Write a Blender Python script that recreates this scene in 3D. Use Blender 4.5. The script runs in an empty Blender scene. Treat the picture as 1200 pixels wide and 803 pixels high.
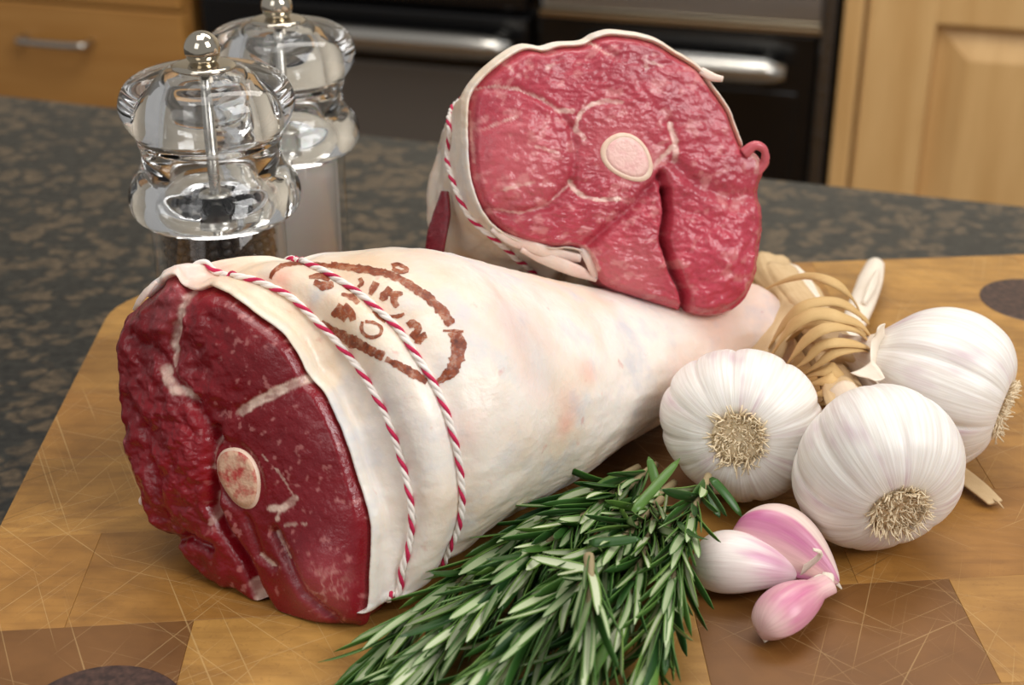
import bpy, bmesh, math, random
import numpy as np
from mathutils import Vector, Matrix
from mathutils.bvhtree import BVHTree

random.seed(7)
rng = np.random.default_rng(11)
scene = bpy.context.scene
COL = scene.collection

# ------------------------------------------------------------------ camera
F_PX = 1750.0            # focal length in pixels of the 1200 x 803 frame
PITCH = math.radians(25.9)
EYE = np.array([0.0, 0.0, 0.28])     # board top is z = 0
CP, SP = math.cos(PITCH), math.sin(PITCH)
cam_d = bpy.data.cameras.new('camera')
cam = bpy.data.objects.new('camera', cam_d)
COL.objects.link(cam)
cam.location = EYE
cam.rotation_euler = (math.pi / 2 - PITCH, 0, 0)
cam_d.sensor_width = 36.0
cam_d.lens = 36.0 * F_PX / 1200.0
cam_d.clip_start = 0.01
cam_d.dof.use_dof = True
cam_d.dof.focus_distance = 0.485
cam_d.dof.aperture_fstop = 13.0
scene.camera = cam

# ------------------------------------------------------------------ world, lights, exposure
w = bpy.data.worlds.new('room_light')
scene.world = w
w.use_nodes = True
bg = w.node_tree.nodes['Background']
bg.inputs[0].default_value = (1.0, 0.985, 0.965, 1)
bg.inputs[1].default_value = 0.36


def area_light(name, loc, target, sx, sy, power, col):
    l = bpy.data.lights.new(name, 'AREA')
    l.shape = 'RECTANGLE'
    l.size, l.size_y = sx, sy
    l.energy = power
    l.color = col
    o = bpy.data.objects.new(name, l)
    COL.objects.link(o)
    o.location = loc
    d = Vector(target) - Vector(loc)
    o.rotation_euler = d.to_track_quat('-Z', 'Y').to_euler()
    return o


area_light('window_daylight', (1.25, -0.35, 1.25), (0.05, 0.45, 0.03), 0.8, 1.0, 25, (1.0, 0.985, 0.97))
area_light('added_fill_left', (-0.75, -0.75, 0.95), (-0.05, 0.45, 0.03), 0.7, 0.9, 4.0, (1.0, 0.985, 0.97))  # weak fill lamp added behind camera left, not a real window
area_light('overhead_fill', (-0.2, 0.5, 1.7), (0.0, 0.5, 0.0), 1.0, 1.0, 10, (1.0, 0.96, 0.91))  # soft fill lamp added overhead, stands for no particular fitting
area_light('kitchen_light', (0.3, 1.15, 1.3), (0.2, 2.0, -0.4), 1.0, 0.6, 14, (1.0, 0.96, 0.9))

scene.view_settings.view_transform = 'Standard'
scene.view_settings.look = 'None'
scene.view_settings.exposure = -0.1
scene.view_settings.gamma = 1.0
scene.view_settings.use_curve_mapping = False


# ------------------------------------------------------------------ measuring helpers
def ray(u, v):
    a, b = u - 600.0, v - 401.5
    return np.array([a, F_PX * CP - b * SP, -F_PX * SP - b * CP]) / F_PX


def atz(u, v, z):
    d = ray(u, v)
    return EYE + d * ((z - EYE[2]) / d[2])


def on_plane(u, v, p, n):
    d = ray(u, v)
    return EYE + d * (np.dot(p - EYE, n) / np.dot(d, n))


def unit(a):
    a = np.asarray(a, float)
    return a / np.linalg.norm(a)


def smooth01(x):
    x = np.clip(x, 0, 1)
    return x * x * (3 - 2 * x)


def catmull(P, n, closed=False):
    """n points along a Catmull-Rom curve through P (arc-length spaced)"""
    P = np.asarray(P, float)
    m = len(P)
    out = []
    segs = m if closed else m - 1
    for i in range(segs):
        if closed:
            a, b, c, d = P[(i - 1) % m], P[i], P[(i + 1) % m], P[(i + 2) % m]
        else:
            b, c = P[i], P[i + 1]
            a = P[i - 1] if i > 0 else 2 * b - c
            d = P[i + 2] if i + 2 < m else 2 * c - b
        for t in np.linspace(0, 1, 16, endpoint=False):
            out.append(0.5 * (2 * b + (c - a) * t + (2 * a - 5 * b + 4 * c - d) * t * t
                              + (3 * b - a - 3 * c + d) * t ** 3))
    out.append(P[0] if closed else P[-1])
    out = np.array(out)
    L = np.concatenate([[0], np.cumsum(np.linalg.norm(np.diff(out, axis=0), axis=1))])
    s = np.linspace(0, L[-1], n, endpoint=not closed)
    return np.stack([np.interp(s, L, out[:, k]) for k in range(P.shape[1])], 1)


def vnoise(x, y, seed=0):
    x = np.asarray(x, float); y = np.asarray(y, float)
    xi, yi = np.floor(x).astype(int), np.floor(y).astype(int)
    fx, fy = smooth01(x - xi), smooth01(y - yi)
    tab = np.random.default_rng(seed + 100).random((64, 64))
    g = lambda a, b: tab[a % 64, b % 64]
    return (g(xi, yi) * (1 - fx) + g(xi + 1, yi) * fx) * (1 - fy) + \
           (g(xi, yi + 1) * (1 - fx) + g(xi + 1, yi + 1) * fx) * fy


def fnoise(x, y, seed=0, oct=4):
    s = 0; a = 0.5
    for i in range(oct):
        s = s + a * vnoise(np.asarray(x) * 2 ** i, np.asarray(y) * 2 ** i, seed + i)
        a *= 0.5
    return s / (1 - 0.5 ** oct)


def seg_dist(u, v, pl):
    pl = np.asarray(pl, float)
    best = np.full(np.shape(u), 1e9)
    for a, b in zip(pl[:-1], pl[1:]):
        d = b - a
        t = np.clip(((u - a[0]) * d[0] + (v - a[1]) * d[1]) / max(d @ d, 1e-9), 0, 1)
        best = np.minimum(best, np.hypot(u - a[0] - t * d[0], v - a[1] - t * d[1]))
    return best


def lin(*c):
    c = np.array(c, float) / 255.0
    return np.where(c <= 0.04045, c / 12.92, ((c + 0.055) / 1.055) ** 2.4)


def L4(*c):
    return tuple(lin(*c)) + (1.0,)


# ------------------------------------------------------------------ object helpers
def link(o, parent=None):
    COL.objects.link(o)
    if parent is not None:
        o.parent = parent
    return o


def tag(o, label=None, cat=None, group=None, kind=None):
    if label: o['label'] = label
    if cat: o['category'] = cat
    if group: o['group'] = group
    if kind: o['kind'] = kind
    return o


def empty(name, loc=(0, 0, 0), rot=(0, 0, 0)):
    o = bpy.data.objects.new(name, None)
    o.empty_display_size = 0.01
    o.location = loc
    o.rotation_euler = rot
    return link(o)


def mesh_obj(name, verts, faces, mat=None, parent=None, smooth=True, uv=None, col=None, mats=None, midx=None):
    me = bpy.data.meshes.new(name)
    verts = np.asarray(verts, float)
    faces = [tuple(int(i) for i in f) for f in faces]
    me.from_pydata([tuple(v) for v in verts], [], faces)
    if smooth:
        me.polygons.foreach_set('use_smooth', [True] * len(me.polygons))
    if mats:
        for m in mats: me.materials.append(m)
        if midx is not None:
            me.polygons.foreach_set('material_index', list(midx))
    elif mat:
        me.materials.append(mat)
    if uv is not None:
        lay = me.uv_layers.new(name='UVMap')
        li = np.empty(len(me.loops), int)
        me.loops.foreach_get('vertex_index', li)
        lay.data.foreach_set('uv', np.asarray(uv, float)[li].ravel())
    if col is not None:
        at = me.color_attributes.new('Col', 'FLOAT_COLOR', 'POINT')
        c = np.concatenate([np.asarray(col, float), np.ones((len(col), 1))], 1)
        at.data.foreach_set('color', c.ravel())
    me.update()
    # the mesh is in world space; put it under its parent's inverse
    o = bpy.data.objects.new(name, me)
    link(o, parent)
    return o


def localise(o, parent):
    """o was built in world coordinates: keep it there under its parent"""
    M = parent_world(parent).inverted()
    o.data.transform(M)
    return o


def parent_world(p):
    M = p.matrix_basis.copy()
    while p.parent is not None:
        p = p.parent
        M = p.matrix_basis @ M
    return M


def wmesh(name, verts, faces, mat, parent, **k):
    o = mesh_obj(name, verts, faces, mat, parent, **k)
    if parent is not None:
        localise(o, parent)
    return o


def grid_faces(nr, nk, closed=True, flip=False):
    f = []
    kk = nk if closed else nk - 1
    for j in range(nr - 1):
        for k in range(kk):
            a, b = j * nk + k, j * nk + (k + 1) % nk
            c, d = (j + 1) * nk + (k + 1) % nk, (j + 1) * nk + k
            f.append((a, d, c, b) if flip else (a, b, c, d))
    return f


def lathe(prof, n=64, cap0=False, cap1=False):
    """prof list of (r,z) -> verts, faces (outside normals when z rises)"""
    V = []; UV = []
    for j, (r, z) in enumerate(prof):
        for k in range(n):
            a = 2 * math.pi * k / n
            V.append((r * math.cos(a), r * math.sin(a), z)); UV.append((k / n, j / (len(prof) - 1)))
    Fc = grid_faces(len(prof), n)
    if cap0: Fc.append(tuple(range(n))[::-1])
    if cap1: Fc.append(tuple(range((len(prof) - 1) * n, len(prof) * n)))
    return np.array(V), Fc, np.array(UV)


def tube(path, rad, n=8, caps=True, flat=1.0, normal=None):
    """tube round a path; rad scalar or array; flat squashes along the frame normal"""
    P = np.asarray(path, float)
    m = len(P)
    R = np.full(m, rad) if np.isscalar(rad) else np.asarray(rad, float)
    T = np.gradient(P, axis=0)
    T /= np.linalg.norm(T, axis=1)[:, None] + 1e-12
    up = np.array([0, 0, 1.0]) if normal is None else np.asarray(normal, float)
    V = []
    for i in range(m):
        nn = (up[i] if up.ndim == 2 else up)
        nn = nn - T[i] * (nn @ T[i])
        if np.linalg.norm(nn) < 1e-6:
            nn = np.cross(T[i], [1, 0, 0.2])
        nn = nn / np.linalg.norm(nn)
        bb = np.cross(T[i], nn)
        for k in range(n):
            a = 2 * math.pi * k / n
            V.append(P[i] + R[i] * (math.cos(a) * bb + flat * math.sin(a) * nn))
    Fc = grid_faces(m, n)
    if caps:
        Fc.append(tuple(range(n))[::-1]); Fc.append(tuple(range((m - 1) * n, m * n)))
    return np.array(V), Fc


class Box:
    """collects bevelled boxes in a local frame"""
    def __init__(self): self.bm = bmesh.new()
    def add(self, x0, x1, y0, y1, z0, z1, bev=0.0):
        b = bmesh.new()
        bmesh.ops.create_cube(b, size=1)
        for v in b.verts:
            v.co = ((x0 + x1) / 2 + v.co.x * (x1 - x0), (y0 + y1) / 2 + v.co.y * (y1 - y0), (z0 + z1) / 2 + v.co.z * (z1 - z0))
        if bev > 0:
            bmesh.ops.bevel(b, geom=b.edges[:], offset=bev, segments=2, affect='EDGES', profile=0.5)
        me = bpy.data.meshes.new('tmp'); b.to_mesh(me); b.free()
        self.bm.from_mesh(me); bpy.data.meshes.remove(me)
        return self
    def build(self, name, mat, parent=None):
        me = bpy.data.meshes.new(name); self.bm.to_mesh(me); self.bm.free()
        me.materials.append(mat)
        o = bpy.data.objects.new(name, me)
        return link(o, parent)


# ------------------------------------------------------------------ material helpers
class MT:
    def __init__(self, name, base=(0.8, 0.8, 0.8), rough=0.5, **kw):
        self.m = bpy.data.materials.new(name)
        self.m.use_nodes = True
        self.nt = self.m.node_tree
        self.b = self.nt.nodes['Principled BSDF']
        self.b.inputs['Base Color'].default_value = tuple(base) + (1.0,)
        self.b.inputs['Roughness'].default_value = rough
        for k, v in kw.items():
            self.b.inputs[k].default_value = v
    def n(self, t, **kw):
        nd = self.nt.nodes.new(t)
        for k, v in kw.items(): setattr(nd, k, v)
        return nd
    def l(self, a, b): self.nt.links.new(a, b)
    def set(self, sock, src): self.l(src, self.b.inputs[sock])
    def coord(self, kind='Object', scale=(1, 1, 1), rot=(0, 0, 0), loc=(0, 0, 0)):
        tc = self.n('ShaderNodeTexCoord'); mp = self.n('ShaderNodeMapping')
        mp.inputs['Scale'].default_value = scale
        mp.inputs['Rotation'].default_value = rot
        mp.inputs['Location'].default_value = loc
        self.l(tc.outputs[kind], mp.inputs['Vector'])
        return mp.outputs[0]
    def noise(self, co, scale, detail=4, rough=0.55, dist=0.0):
        nd = self.n('ShaderNodeTexNoise')
        nd.inputs['Scale'].default_value = scale; nd.inputs['Detail'].default_value = detail
        nd.inputs['Roughness'].default_value = rough; nd.inputs['Distortion'].default_value = dist
        self.l(co, nd.inputs['Vector'])
        return nd.outputs['Fac']
    def voro(self, co, scale, feature='F1', out='Distance', rand=1.0):
        nd = self.n('ShaderNodeTexVoronoi', feature=feature)
        nd.inputs['Scale'].default_value = scale
        nd.inputs['Randomness'].default_value = rand
        self.l(co, nd.inputs['Vector'])
        return nd.outputs[out]
    def ramp(self, fac, stops, interp='LINEAR'):
        nd = self.n('ShaderNodeValToRGB')
        cr = nd.color_ramp; cr.interpolation = interp
        while len(cr.elements) < len(stops): cr.elements.new(0.5)
        for e, (p, c) in zip(cr.elements, stops):
            e.position = p
            e.color = tuple(c) if len(c) == 4 else tuple(c) + (1.0,)
        self.l(fac, nd.inputs['Fac'])
        return nd.outputs['Color']
    def gray(self, fac, a, b, v0=0.0, v1=1.0):
        nd = self.n('ShaderNodeMapRange', clamp=True)
        for k, v in zip(('From Min', 'From Max', 'To Min', 'To Max'), (a, b, v0, v1)): nd.inputs[k].default_value = v
        self.l(fac, nd.inputs['Value'])
        return nd.outputs[0]
    def math(self, op, a, b=None):
        nd = self.n('ShaderNodeMath', operation=op)
        for i, s in enumerate((a, b)):
            if s is None: continue
            if isinstance(s, (int, float)): nd.inputs[i].default_value = s
            else: self.l(s, nd.inputs[i])
        return nd.outputs[0]
    def mix(self, fac, a, b, mode='MIX'):
        nd = self.n('ShaderNodeMix', data_type='RGBA', blend_type=mode)
        for sock, s in ((nd.inputs[0], fac), (nd.inputs[6], a), (nd.inputs[7], b)):
            if isinstance(s, (int, float)): sock.default_value = s
            elif isinstance(s, (tuple, list, np.ndarray)): sock.default_value = tuple(s) if len(s) == 4 else tuple(s) + (1.0,)
            else: self.l(s, sock)
        return nd.outputs[2]
    def bump(self, h, strength=0.3, dist=0.001):
        nd = self.n('ShaderNodeBump')
        nd.inputs['Strength'].default_value = strength; nd.inputs['Distance'].default_value = dist
        self.l(h, nd.inputs['Height'])
        self.l(nd.outputs[0], self.b.inputs['Normal'])
        return nd
    def vcol(self):
        nd = self.n('ShaderNodeVertexColor'); nd.layer_name = 'Col'
        return nd.outputs['Color']
    def objinfo(self, out):
        return self.n('ShaderNodeObjectInfo').outputs[out]


def m_granite():
    t = MT('granite', rough=0.30)
    co = t.coord()
    d = t.n('ShaderNodeTexNoise'); d.inputs['Scale'].default_value = 60; t.l(co, d.inputs['Vector'])
    mx = t.n('ShaderNodeVectorMath', operation='MULTIPLY_ADD')
    t.l(d.outputs['Color'], mx.inputs[0]); mx.inputs[1].default_value = (0.022, 0.022, 0.022); t.l(co, mx.inputs[2])
    v = t.voro(mx.outputs[0], 80)
    blob = t.gray(v, 0.30, 0.62)
    big = t.noise(co, 18, 3)
    fine = t.noise(co, 210, 3)
    tan = t.mix(t.gray(fine, .3, .7), L4(46, 40, 31), L4(100, 84, 64))
    dark = t.mix(t.gray(fine, .35, .7), L4(14, 16, 17), L4(46, 46, 41))
    sel = t.math('ADD', blob, t.math('MULTIPLY', t.math('SUBTRACT', big, 0.47), 2.1))
    t.set('Base Color', t.mix(t.gray(sel, .2, .85), tan, dark))
    return t.m


def m_board():
    t = MT('board_wood', rough=0.42)
    co = t.coord('Object')
    geo = t.n('ShaderNodeNewGeometry')
    col = t.objinfo('Color')
    rnd = t.objinfo('Random')
    off = t.n('ShaderNodeCombineXYZ'); t.l(t.math('MULTIPLY', rnd, 7.0), off.inputs[0]); t.l(t.math('MULTIPLY', rnd, 13.0), off.inputs[1])
    ad = t.n('ShaderNodeVectorMath', operation='ADD'); t.l(co, ad.inputs[0]); t.l(off.outputs[0], ad.inputs[1])
    def mp(scale, rz, v=ad.outputs[0]):
        m = t.n('ShaderNodeMapping'); m.inputs['Scale'].default_value = scale; m.inputs['Rotation'].default_value = (0, 0, rz)
        t.l(v, m.inputs['Vector']); return m.outputs[0]
    ring = t.n('ShaderNodeTexWave', wave_type='RINGS', rings_direction='Z')
    ring.inputs['Scale'].default_value = 22; ring.inputs['Distortion'].default_value = 5; ring.inputs['Detail'].default_value = 2
    ring.inputs['Detail Scale'].default_value = 1.2
    t.l(mp((1, 1, 1), 0), ring.inputs['Vector'])
    g1 = t.noise(mp((30, 260, 1), 0.0), 1.0, 5)
    g2 = t.noise(ad.outputs[0], 26, 5, .6)
    spk = t.noise(ad.outputs[0], 700, 2)
    a = t.mix(t.gray(g2, .3, .7), (0.60, 0.55, 0.46), (1.16, 1.15, 1.1))
    c = t.mix(1.0, col, a, 'MULTIPLY')
    c = t.mix(t.gray(ring.outputs['Fac'], .0, .35, .14, 0), c, L4(96, 60, 22))
    c = t.mix(t.gray(g1, .48, .72, 0, .5), c, L4(116, 76, 32))
    c = t.mix(t.gray(spk, .58, .75, 0, .35), c, L4(120, 82, 40))
    big = t.noise(co, 9, 3)
    c = t.mix(t.gray(big, .5, .75, 0, .35), c, L4(132, 84, 34))
    # knife scratches: pale streaks and some dark cuts
    sc = None
    for rz, sx, thr, k in ((0.35, 9, .705, 1), (-0.55, 7, .71, 2), (1.15, 8, .70, 3), (1.9, 6, .71, 4), (0.75, 10, .715, 5), (-1.05, 9, .715, 6)):
        m0 = t.n('ShaderNodeMapping'); m0.inputs['Rotation'].default_value = (0, 0, rz); t.l(co, m0.inputs['Vector'])
        m = t.n('ShaderNodeMapping'); m.inputs['Scale'].default_value = (sx, 1250, 0.0)
        m.inputs['Location'].default_value = (k * 3.1, k * 1.7, k)
        t.l(m0.outputs[0], m.inputs['Vector'])
        nn = t.noise(m.outputs[0], 1.0, 1, .5)
        s = t.gray(nn, thr, thr + .035)
        sc = s if sc is None else t.math('MAXIMUM', sc, s)
    c = t.mix(t.math('MULTIPLY', sc, .34), c, L4(208, 176, 122))
    m0 = t.n('ShaderNodeMapping'); m0.inputs['Rotation'].default_value = (0, 0, -0.7); t.l(co, m0.inputs['Vector'])
    m = t.n('ShaderNodeMapping'); m.inputs['Scale'].default_value = (12, 600, 0)
    t.l(m0.outputs[0], m.inputs['Vector'])
    dk = t.gray(t.noise(m.outputs[0], 1.0, 1), .71, .75)
    c = t.mix(t.math('MULTIPLY', dk, .45), c, L4(66, 38, 12))
    t.set('Base Color', c)
    t.set('Roughness', t.gray(g2, .3, .7, .34, .52))
    hgt = t.math('SUBTRACT', t.math('MULTIPLY', g2, .25), sc)
    t.bump(hgt, .25, .0004)
    return t.m


def m_plug():
    t = MT('dark_plug_wood', rough=0.4)
    co = t.coord()
    n1 = t.noise(co, 400, 4); n2 = t.noise(co, 30, 3)
    c = t.mix(t.gray(n1, .4, .75), L4(46, 30, 26), L4(98, 70, 58))
    t.set('Base Color', t.mix(t.gray(n2, .3, .8, 0, .5), c, L4(60, 38, 30)))
    return t.m


def m_cabinet(name, c0, c1, vertical=True):
    t = MT(name, rough=0.38)
    co = t.coord('Object', scale=(14, 14, 1.2) if vertical else (1.2, 14, 14))
    a = t.noise(co, 2.2, 5, .6)
    b = t.noise(t.coord(), 3.0, 3)
    c = t.mix(t.gray(a, .3, .7), L4(*c0), L4(*c1))
    t.set('Base Color', t.mix(t.gray(b, .35, .7, 0, .3), c, L4(*[x * .86 for x in c0])))
    return t.m


def m_simple(name, c, rough, **kw):
    return MT(name, lin(*c), rough, **kw).m


def m_brushed(name, c, rough):
    t = MT(name, lin(*c), rough, Metallic=1.0)
    co = t.coord('Object', scale=(3, 300, 300))
    t.set('Roughness', t.gray(t.noise(co, 1, 3), .3, .7, rough * .8, rough * 1.25))
    return t.m


def m_glass():
    t = MT('acrylic', (0.985, 0.99, 0.99), 0.015, IOR=1.49)
    t.b.inputs['Transmission Weight'].default_value = 1.0
    return t.m


def m_thin():
    t = MT('acrylic_wall', (1, 1, 1), .03)
    tr = t.n('ShaderNodeBsdfTransparent'); tr.inputs[0].default_value = (.97, .975, .975, 1)
    gl = t.n('ShaderNodeBsdfGlossy'); gl.inputs['Roughness'].default_value = .03
    lw = t.n('ShaderNodeLayerWeight')
    fr = t.n('ShaderNodeMath', operation='MULTIPLY_ADD'); fr.inputs[1].default_value = .55; fr.inputs[2].default_value = .03
    t.l(t.math('POWER', lw.outputs['Facing'], 4.0), fr.inputs[0])
    mx = t.n('ShaderNodeMixShader')
    t.l(fr.outputs[0], mx.inputs[0]); t.l(tr.outputs[0], mx.inputs[1]); t.l(gl.outputs[0], mx.inputs[2])
    t.l(mx.outputs[0], t.nt.nodes['Material Output'].inputs['Surface'])
    return t.m


def m_meat(name, rough=0.3, bump=0.5):
    t = MT(name, rough=rough)
    t.set('Base Color', t.vcol())
    t.b.inputs['Subsurface Weight'].default_value = 0.04
    t.b.inputs['Subsurface Radius'].default_value = (0.004, 0.0012, 0.0008)
    t.b.inputs['Subsurface Scale'].default_value = 1.0
    t.b.inputs['Specular IOR Level'].default_value = 0.3
    t.b.inputs['Coat Weight'].default_value = 0.5
    t.b.inputs['Coat Roughness'].default_value = 0.10
    co = t.coord()
    a = t.noise(co, 330, 5, .6); b = t.noise(co, 1500, 2)
    t.set('Roughness', t.gray(a, .35, .65, rough * .75, rough * 1.6))
    nb = t.bump(t.math('ADD', a, t.math('MULTIPLY', b, .25)), bump, .0011)
    t.l(nb.outputs[0], t.b.inputs['Coat Normal'])
    return t.m


def m_skin(name, c_main, c_warm, c_cool):
    t = MT(name, rough=0.36)
    co = t.coord()
    n1 = t.noise(co, 22, 4); n2 = t.noise(co, 55, 4); n3 = t.noise(co, 420, 3)
    n4 = t.noise(t.coord(loc=(3, 1, 2)), 15, 2)
    c = t.mix(t.gray(n1, .40, .68), L4(*c_main), L4(*c_warm))
    c = t.mix(t.gray(n2, .52, .70, 0, .75), c, L4(*c_cool))
    c = t.mix(t.gray(n4, .6, .78, 0, .55), c, L4(236, 178, 170))
    c = t.mix(t.gray(t.noise(co, 130, 4), .68, .76, 0, .4), c, L4(205, 120, 110))
    c = t.mix(1.0, c, t.vcol(), 'MULTIPLY')
    t.set('Base Color', c)
    t.b.inputs['Subsurface Weight'].default_value = 0.25
    t.b.inputs['Subsurface Radius'].default_value = (0.006, 0.003, 0.002)
    t.b.inputs['Subsurface Scale'].default_value = 1.0
    t.set('Roughness', t.gray(n2, .35, .65, .28, .48))
    t.bump(t.math('ADD', n3, t.math('MULTIPLY', n2, 2.0)), .22, .0012)
    return t.m


def m_bone():
    t = MT('bone', rough=0.4)
    co = t.coord()
    a = t.noise(co, 300, 4)
    t.set('Base Color', t.mix(t.gray(a, .3, .7), L4(238, 212, 190), L4(228, 192, 168)))
    t.bump(a, .3, .0006)
    return t.m


def m_marrow(c0, c1):
    t = MT('marrow', rough=0.35)
    co = t.coord()
    a = t.noise(co, 210, 4, .6)
    t.set('Base Color', t.mix(t.gray(a, .46, .66), L4(*c0), L4(*c1)))
    t.bump(t.noise(co, 700, 3), .5, .0007)
    return t.m


def m_ink():
    t = MT('stamp_ink', rough=0.5)
    co = t.coord()
    a = t.noise(co, 240, 4, .7); b = t.noise(co, 900, 3)
    t.set('Base Color', t.ramp(a, [(0.3, L4(84, 28, 6)), (0.5, L4(148, 64, 16)), (0.72, L4(190, 104, 44))]))
    t.set('Alpha', t.gray(t.math('ADD', t.math('MULTIPLY', a, .6), t.math('MULTIPLY', b, .4)), .42, .56, 1.0, .55))
    e = t.n('ShaderNodeUVMap')
    return t.m


def m_garlic():
    t = MT('garlic_skin', rough=0.42)
    uv = t.coord('UV', scale=(46, 1.6, 1)); uv2 = t.coord('UV', scale=(150, 3, 1)); uv3 = t.coord('UV', scale=(7, 2.2, 1))
    rnd = t.objinfo('Random')
    a = t.noise(uv, 1, 3); b = t.noise(uv2, 1, 2); c3 = t.noise(uv3, 1, 3)
    c = t.mix(t.gray(b, .35, .65), L4(226, 219, 210), L4(244, 240, 234))
    c = t.mix(t.gray(a, .52, .72, 0, .45), c, L4(214, 192, 194))
    c = t.mix(t.math('MULTIPLY', t.gray(c3, .5, .75, 0, .9), t.gray(a, .35, .6)), c, L4(190, 148, 166))
    sep = t.n('ShaderNodeSeparateXYZ'); t.l(t.coord('UV'), sep.inputs[0])
    c = t.mix(t.gray(sep.outputs[1], .72, .95, 0, .8), c, L4(224, 200, 168))
    t.set('Base Color', c)
    t.b.inputs['Subsurface Weight'].default_value = 0.2
    t.b.inputs['Subsurface Radius'].default_value = (0.005, 0.004, 0.003)
    t.b.inputs['Subsurface Scale'].default_value = 1.0
    t.bump(t.math('ADD', a, b), .25, .0006)
    return t.m


def m_clove():
    t = MT('clove_skin', rough=0.34)
    uv = t.coord('UV', scale=(1.5, 40, 1)); uv2 = t.coord('UV', scale=(1.2, 5, 1))
    a = t.noise(uv, 1, 3); b = t.noise(uv2, 1.4, 3)
    c = t.mix(t.gray(a, .35, .65), t.vcol(), (0.9, 0.86, 0.86), 'MULTIPLY')
    t.set('Base Color', c)
    t.b.inputs['Subsurface Weight'].default_value = 0.15
    t.b.inputs['Subsurface Radius'].default_value = (0.004, 0.003, 0.003)
    t.b.inputs['Subsurface Scale'].default_value = 1.0
    t.bump(a, .25, .0005)
    return t.m


def m_fibre(name, c0, c1, scale=(30, 400, 30), rough=.6, trans=0.0):
    t = MT(name, rough=rough)
    a = t.noise(t.coord('UV', scale=(3, 40, 1)), 1, 3)
    b = t.noise(t.coord(), 120, 3)
    t.set('Base Color', t.mix(t.math('MULTIPLY', t.math('ADD', a, b), .5), L4(*c0), L4(*c1)))
    t.bump(a, .4, .0005)
    return t.m


def m_leaf(name, c0, c1, c2, rough):
    t = MT(name, rough=rough)
    r = t.objinfo('Random')
    a = t.noise(t.coord('Object', scale=(1, 1, 1)), 300, 2)
    c = t.ramp(r, [(0, L4(*c0)), (0.55, L4(*c1)), (1, L4(*c2))])
    t.set('Base Color', t.mix(t.gray(a, .3, .7, 0, .35), c, L4(*c0)))
    t.b.inputs['Specular IOR Level'].default_value = 0.4
    return t.m


GRANITE = m_granite(); BOARD = m_board(); PLUG = m_plug()
CAB = m_cabinet('maple_cabinet', (200, 156, 98), (224, 184, 126))
CAB_H = m_cabinet('honey_drawer', (170, 118, 56), (192, 142, 78), False)
CHROME = m_brushed('brushed_steel', (190, 186, 178), .28)
DARKSTEEL = m_brushed('dark_steel', (120, 122, 126), .3)
BLACK = m_simple('black_enamel', (12, 12, 13), .22)
OVENGLASS = m_simple('oven_glass', (96, 90, 84), .2)  # dark glass, its grey reflection put into the base colour
FLOORM = m_simple('floor_tile', (120, 105, 90), .5)
GLASS = m_glass(); THIN = m_thin()
KNOB = MT('polished_knob', lin(205, 196, 180), .09, Metallic=1.0).m
MEAT_A = m_meat('dark_lamb', .27, .30); MEAT_B = m_meat('pink_lamb', .28, .36)
SKIN_A = m_skin('lamb_fat_front', (243, 233, 223), (232, 208, 182), (208, 208, 212))
SKIN_B = m_skin('lamb_fat_back', (238, 224, 210), (226, 198, 168), (210, 206, 206))
BONE = m_bone()
MARROW_A = m_marrow((226, 184, 154), (190, 72, 66)); MARROW_B = m_marrow((240, 196, 186), (236, 182, 176))
INK = m_ink()
TW_R = m_simple('red_cotton', (196, 32, 78), .75); TW_W = m_simple('white_cotton', (240, 230, 222), .75)
GARLIC = m_garlic(); CLOVE = m_clove()
ROOT = m_fibre('garlic_root', (222, 196, 152), (250, 236, 208))
STALK = m_fibre('dry_stalk', (176, 138, 88), (226, 200, 158))
HUSK = m_fibre('papery_husk', (228, 208, 182), (246, 238, 226))
RAFFIA = m_fibre('raffia', (186, 142, 78), (226, 194, 138))
LEAF_T = m_leaf('rosemary_top', (30, 62, 26), (54, 94, 36), (96, 130, 54), .34)
LEAF_B = m_leaf('rosemary_under', (146, 162, 120), (180, 192, 150), (210, 214, 184), .6)
LEAF_M = m_leaf('rosemary_margin', (58, 98, 40), (90, 128, 54), (122, 150, 70), .42)
STEM = m_fibre('rosemary_stem', (128, 112, 78), (176, 158, 120))
t = MT('peppercorn', rough=.36)
a = t.noise(t.coord(), 700, 3)
t.set('Base Color', t.mix(t.gray(a, .35, .7), L4(13, 13, 15), L4(46, 40, 38)))
t.bump(t.noise(t.coord(), 1300, 3), .35, .0006)
PEPPER = t.m
t = MT('salt', lin(246, 244, 242), .7)
t.bump(t.noise(t.coord(), 1600, 2), .6, .0006)
t.b.inputs['Subsurface Weight'].default_value = .2
SALT = t.m

# ================================================================== SETTING
YAW = math.radians(-17.0)
BD = np.array([math.cos(YAW), math.sin(YAW), 0]); BN = np.array([math.sin(YAW), -math.cos(YAW), 0])
BP = np.array([0.0, 1.95, -0.28])
FLOOR_Z = -0.935
GR_Z = -0.035


def bgs(u, v):
    """place along the kitchen run and height there, read from the photograph"""
    p = on_plane(u, v, BP, BN)
    return float((p - BP) @ BD), float(p[2])


mf = Box().add(-4, 4, -2, 5, FLOOR_Z - .05, FLOOR_Z).build('floor', FLOORM)
tag(mf, kind='structure')


def run_root(name, label, cat):
    o = empty(name, (BP[0], BP[1], FLOOR_Z), (0, 0, YAW))
    return tag(o, label, cat)


# local frame of the run: x along, y away from the camera, z from the floor
def lz(z): return z - FLOOR_Z


sL = bgs(222, 60)[0]; sR0 = bgs(238, 60)[0]; sMid = bgs(626, 60)[0]; sR1 = bgs(968, 110)[0]; sC = bgs(980, 110)[0]
zTop = -0.04
wall = Box().add(-3.4, 2.6, .64, .72, 0, 2.4).build('wall_back', m_simple('wall_paint', (214, 204, 186), .7))
wall.location = (BP[0], BP[1], FLOOR_Z); wall.rotation_euler = (0, 0, YAW)
tag(wall, kind='structure')

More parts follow.
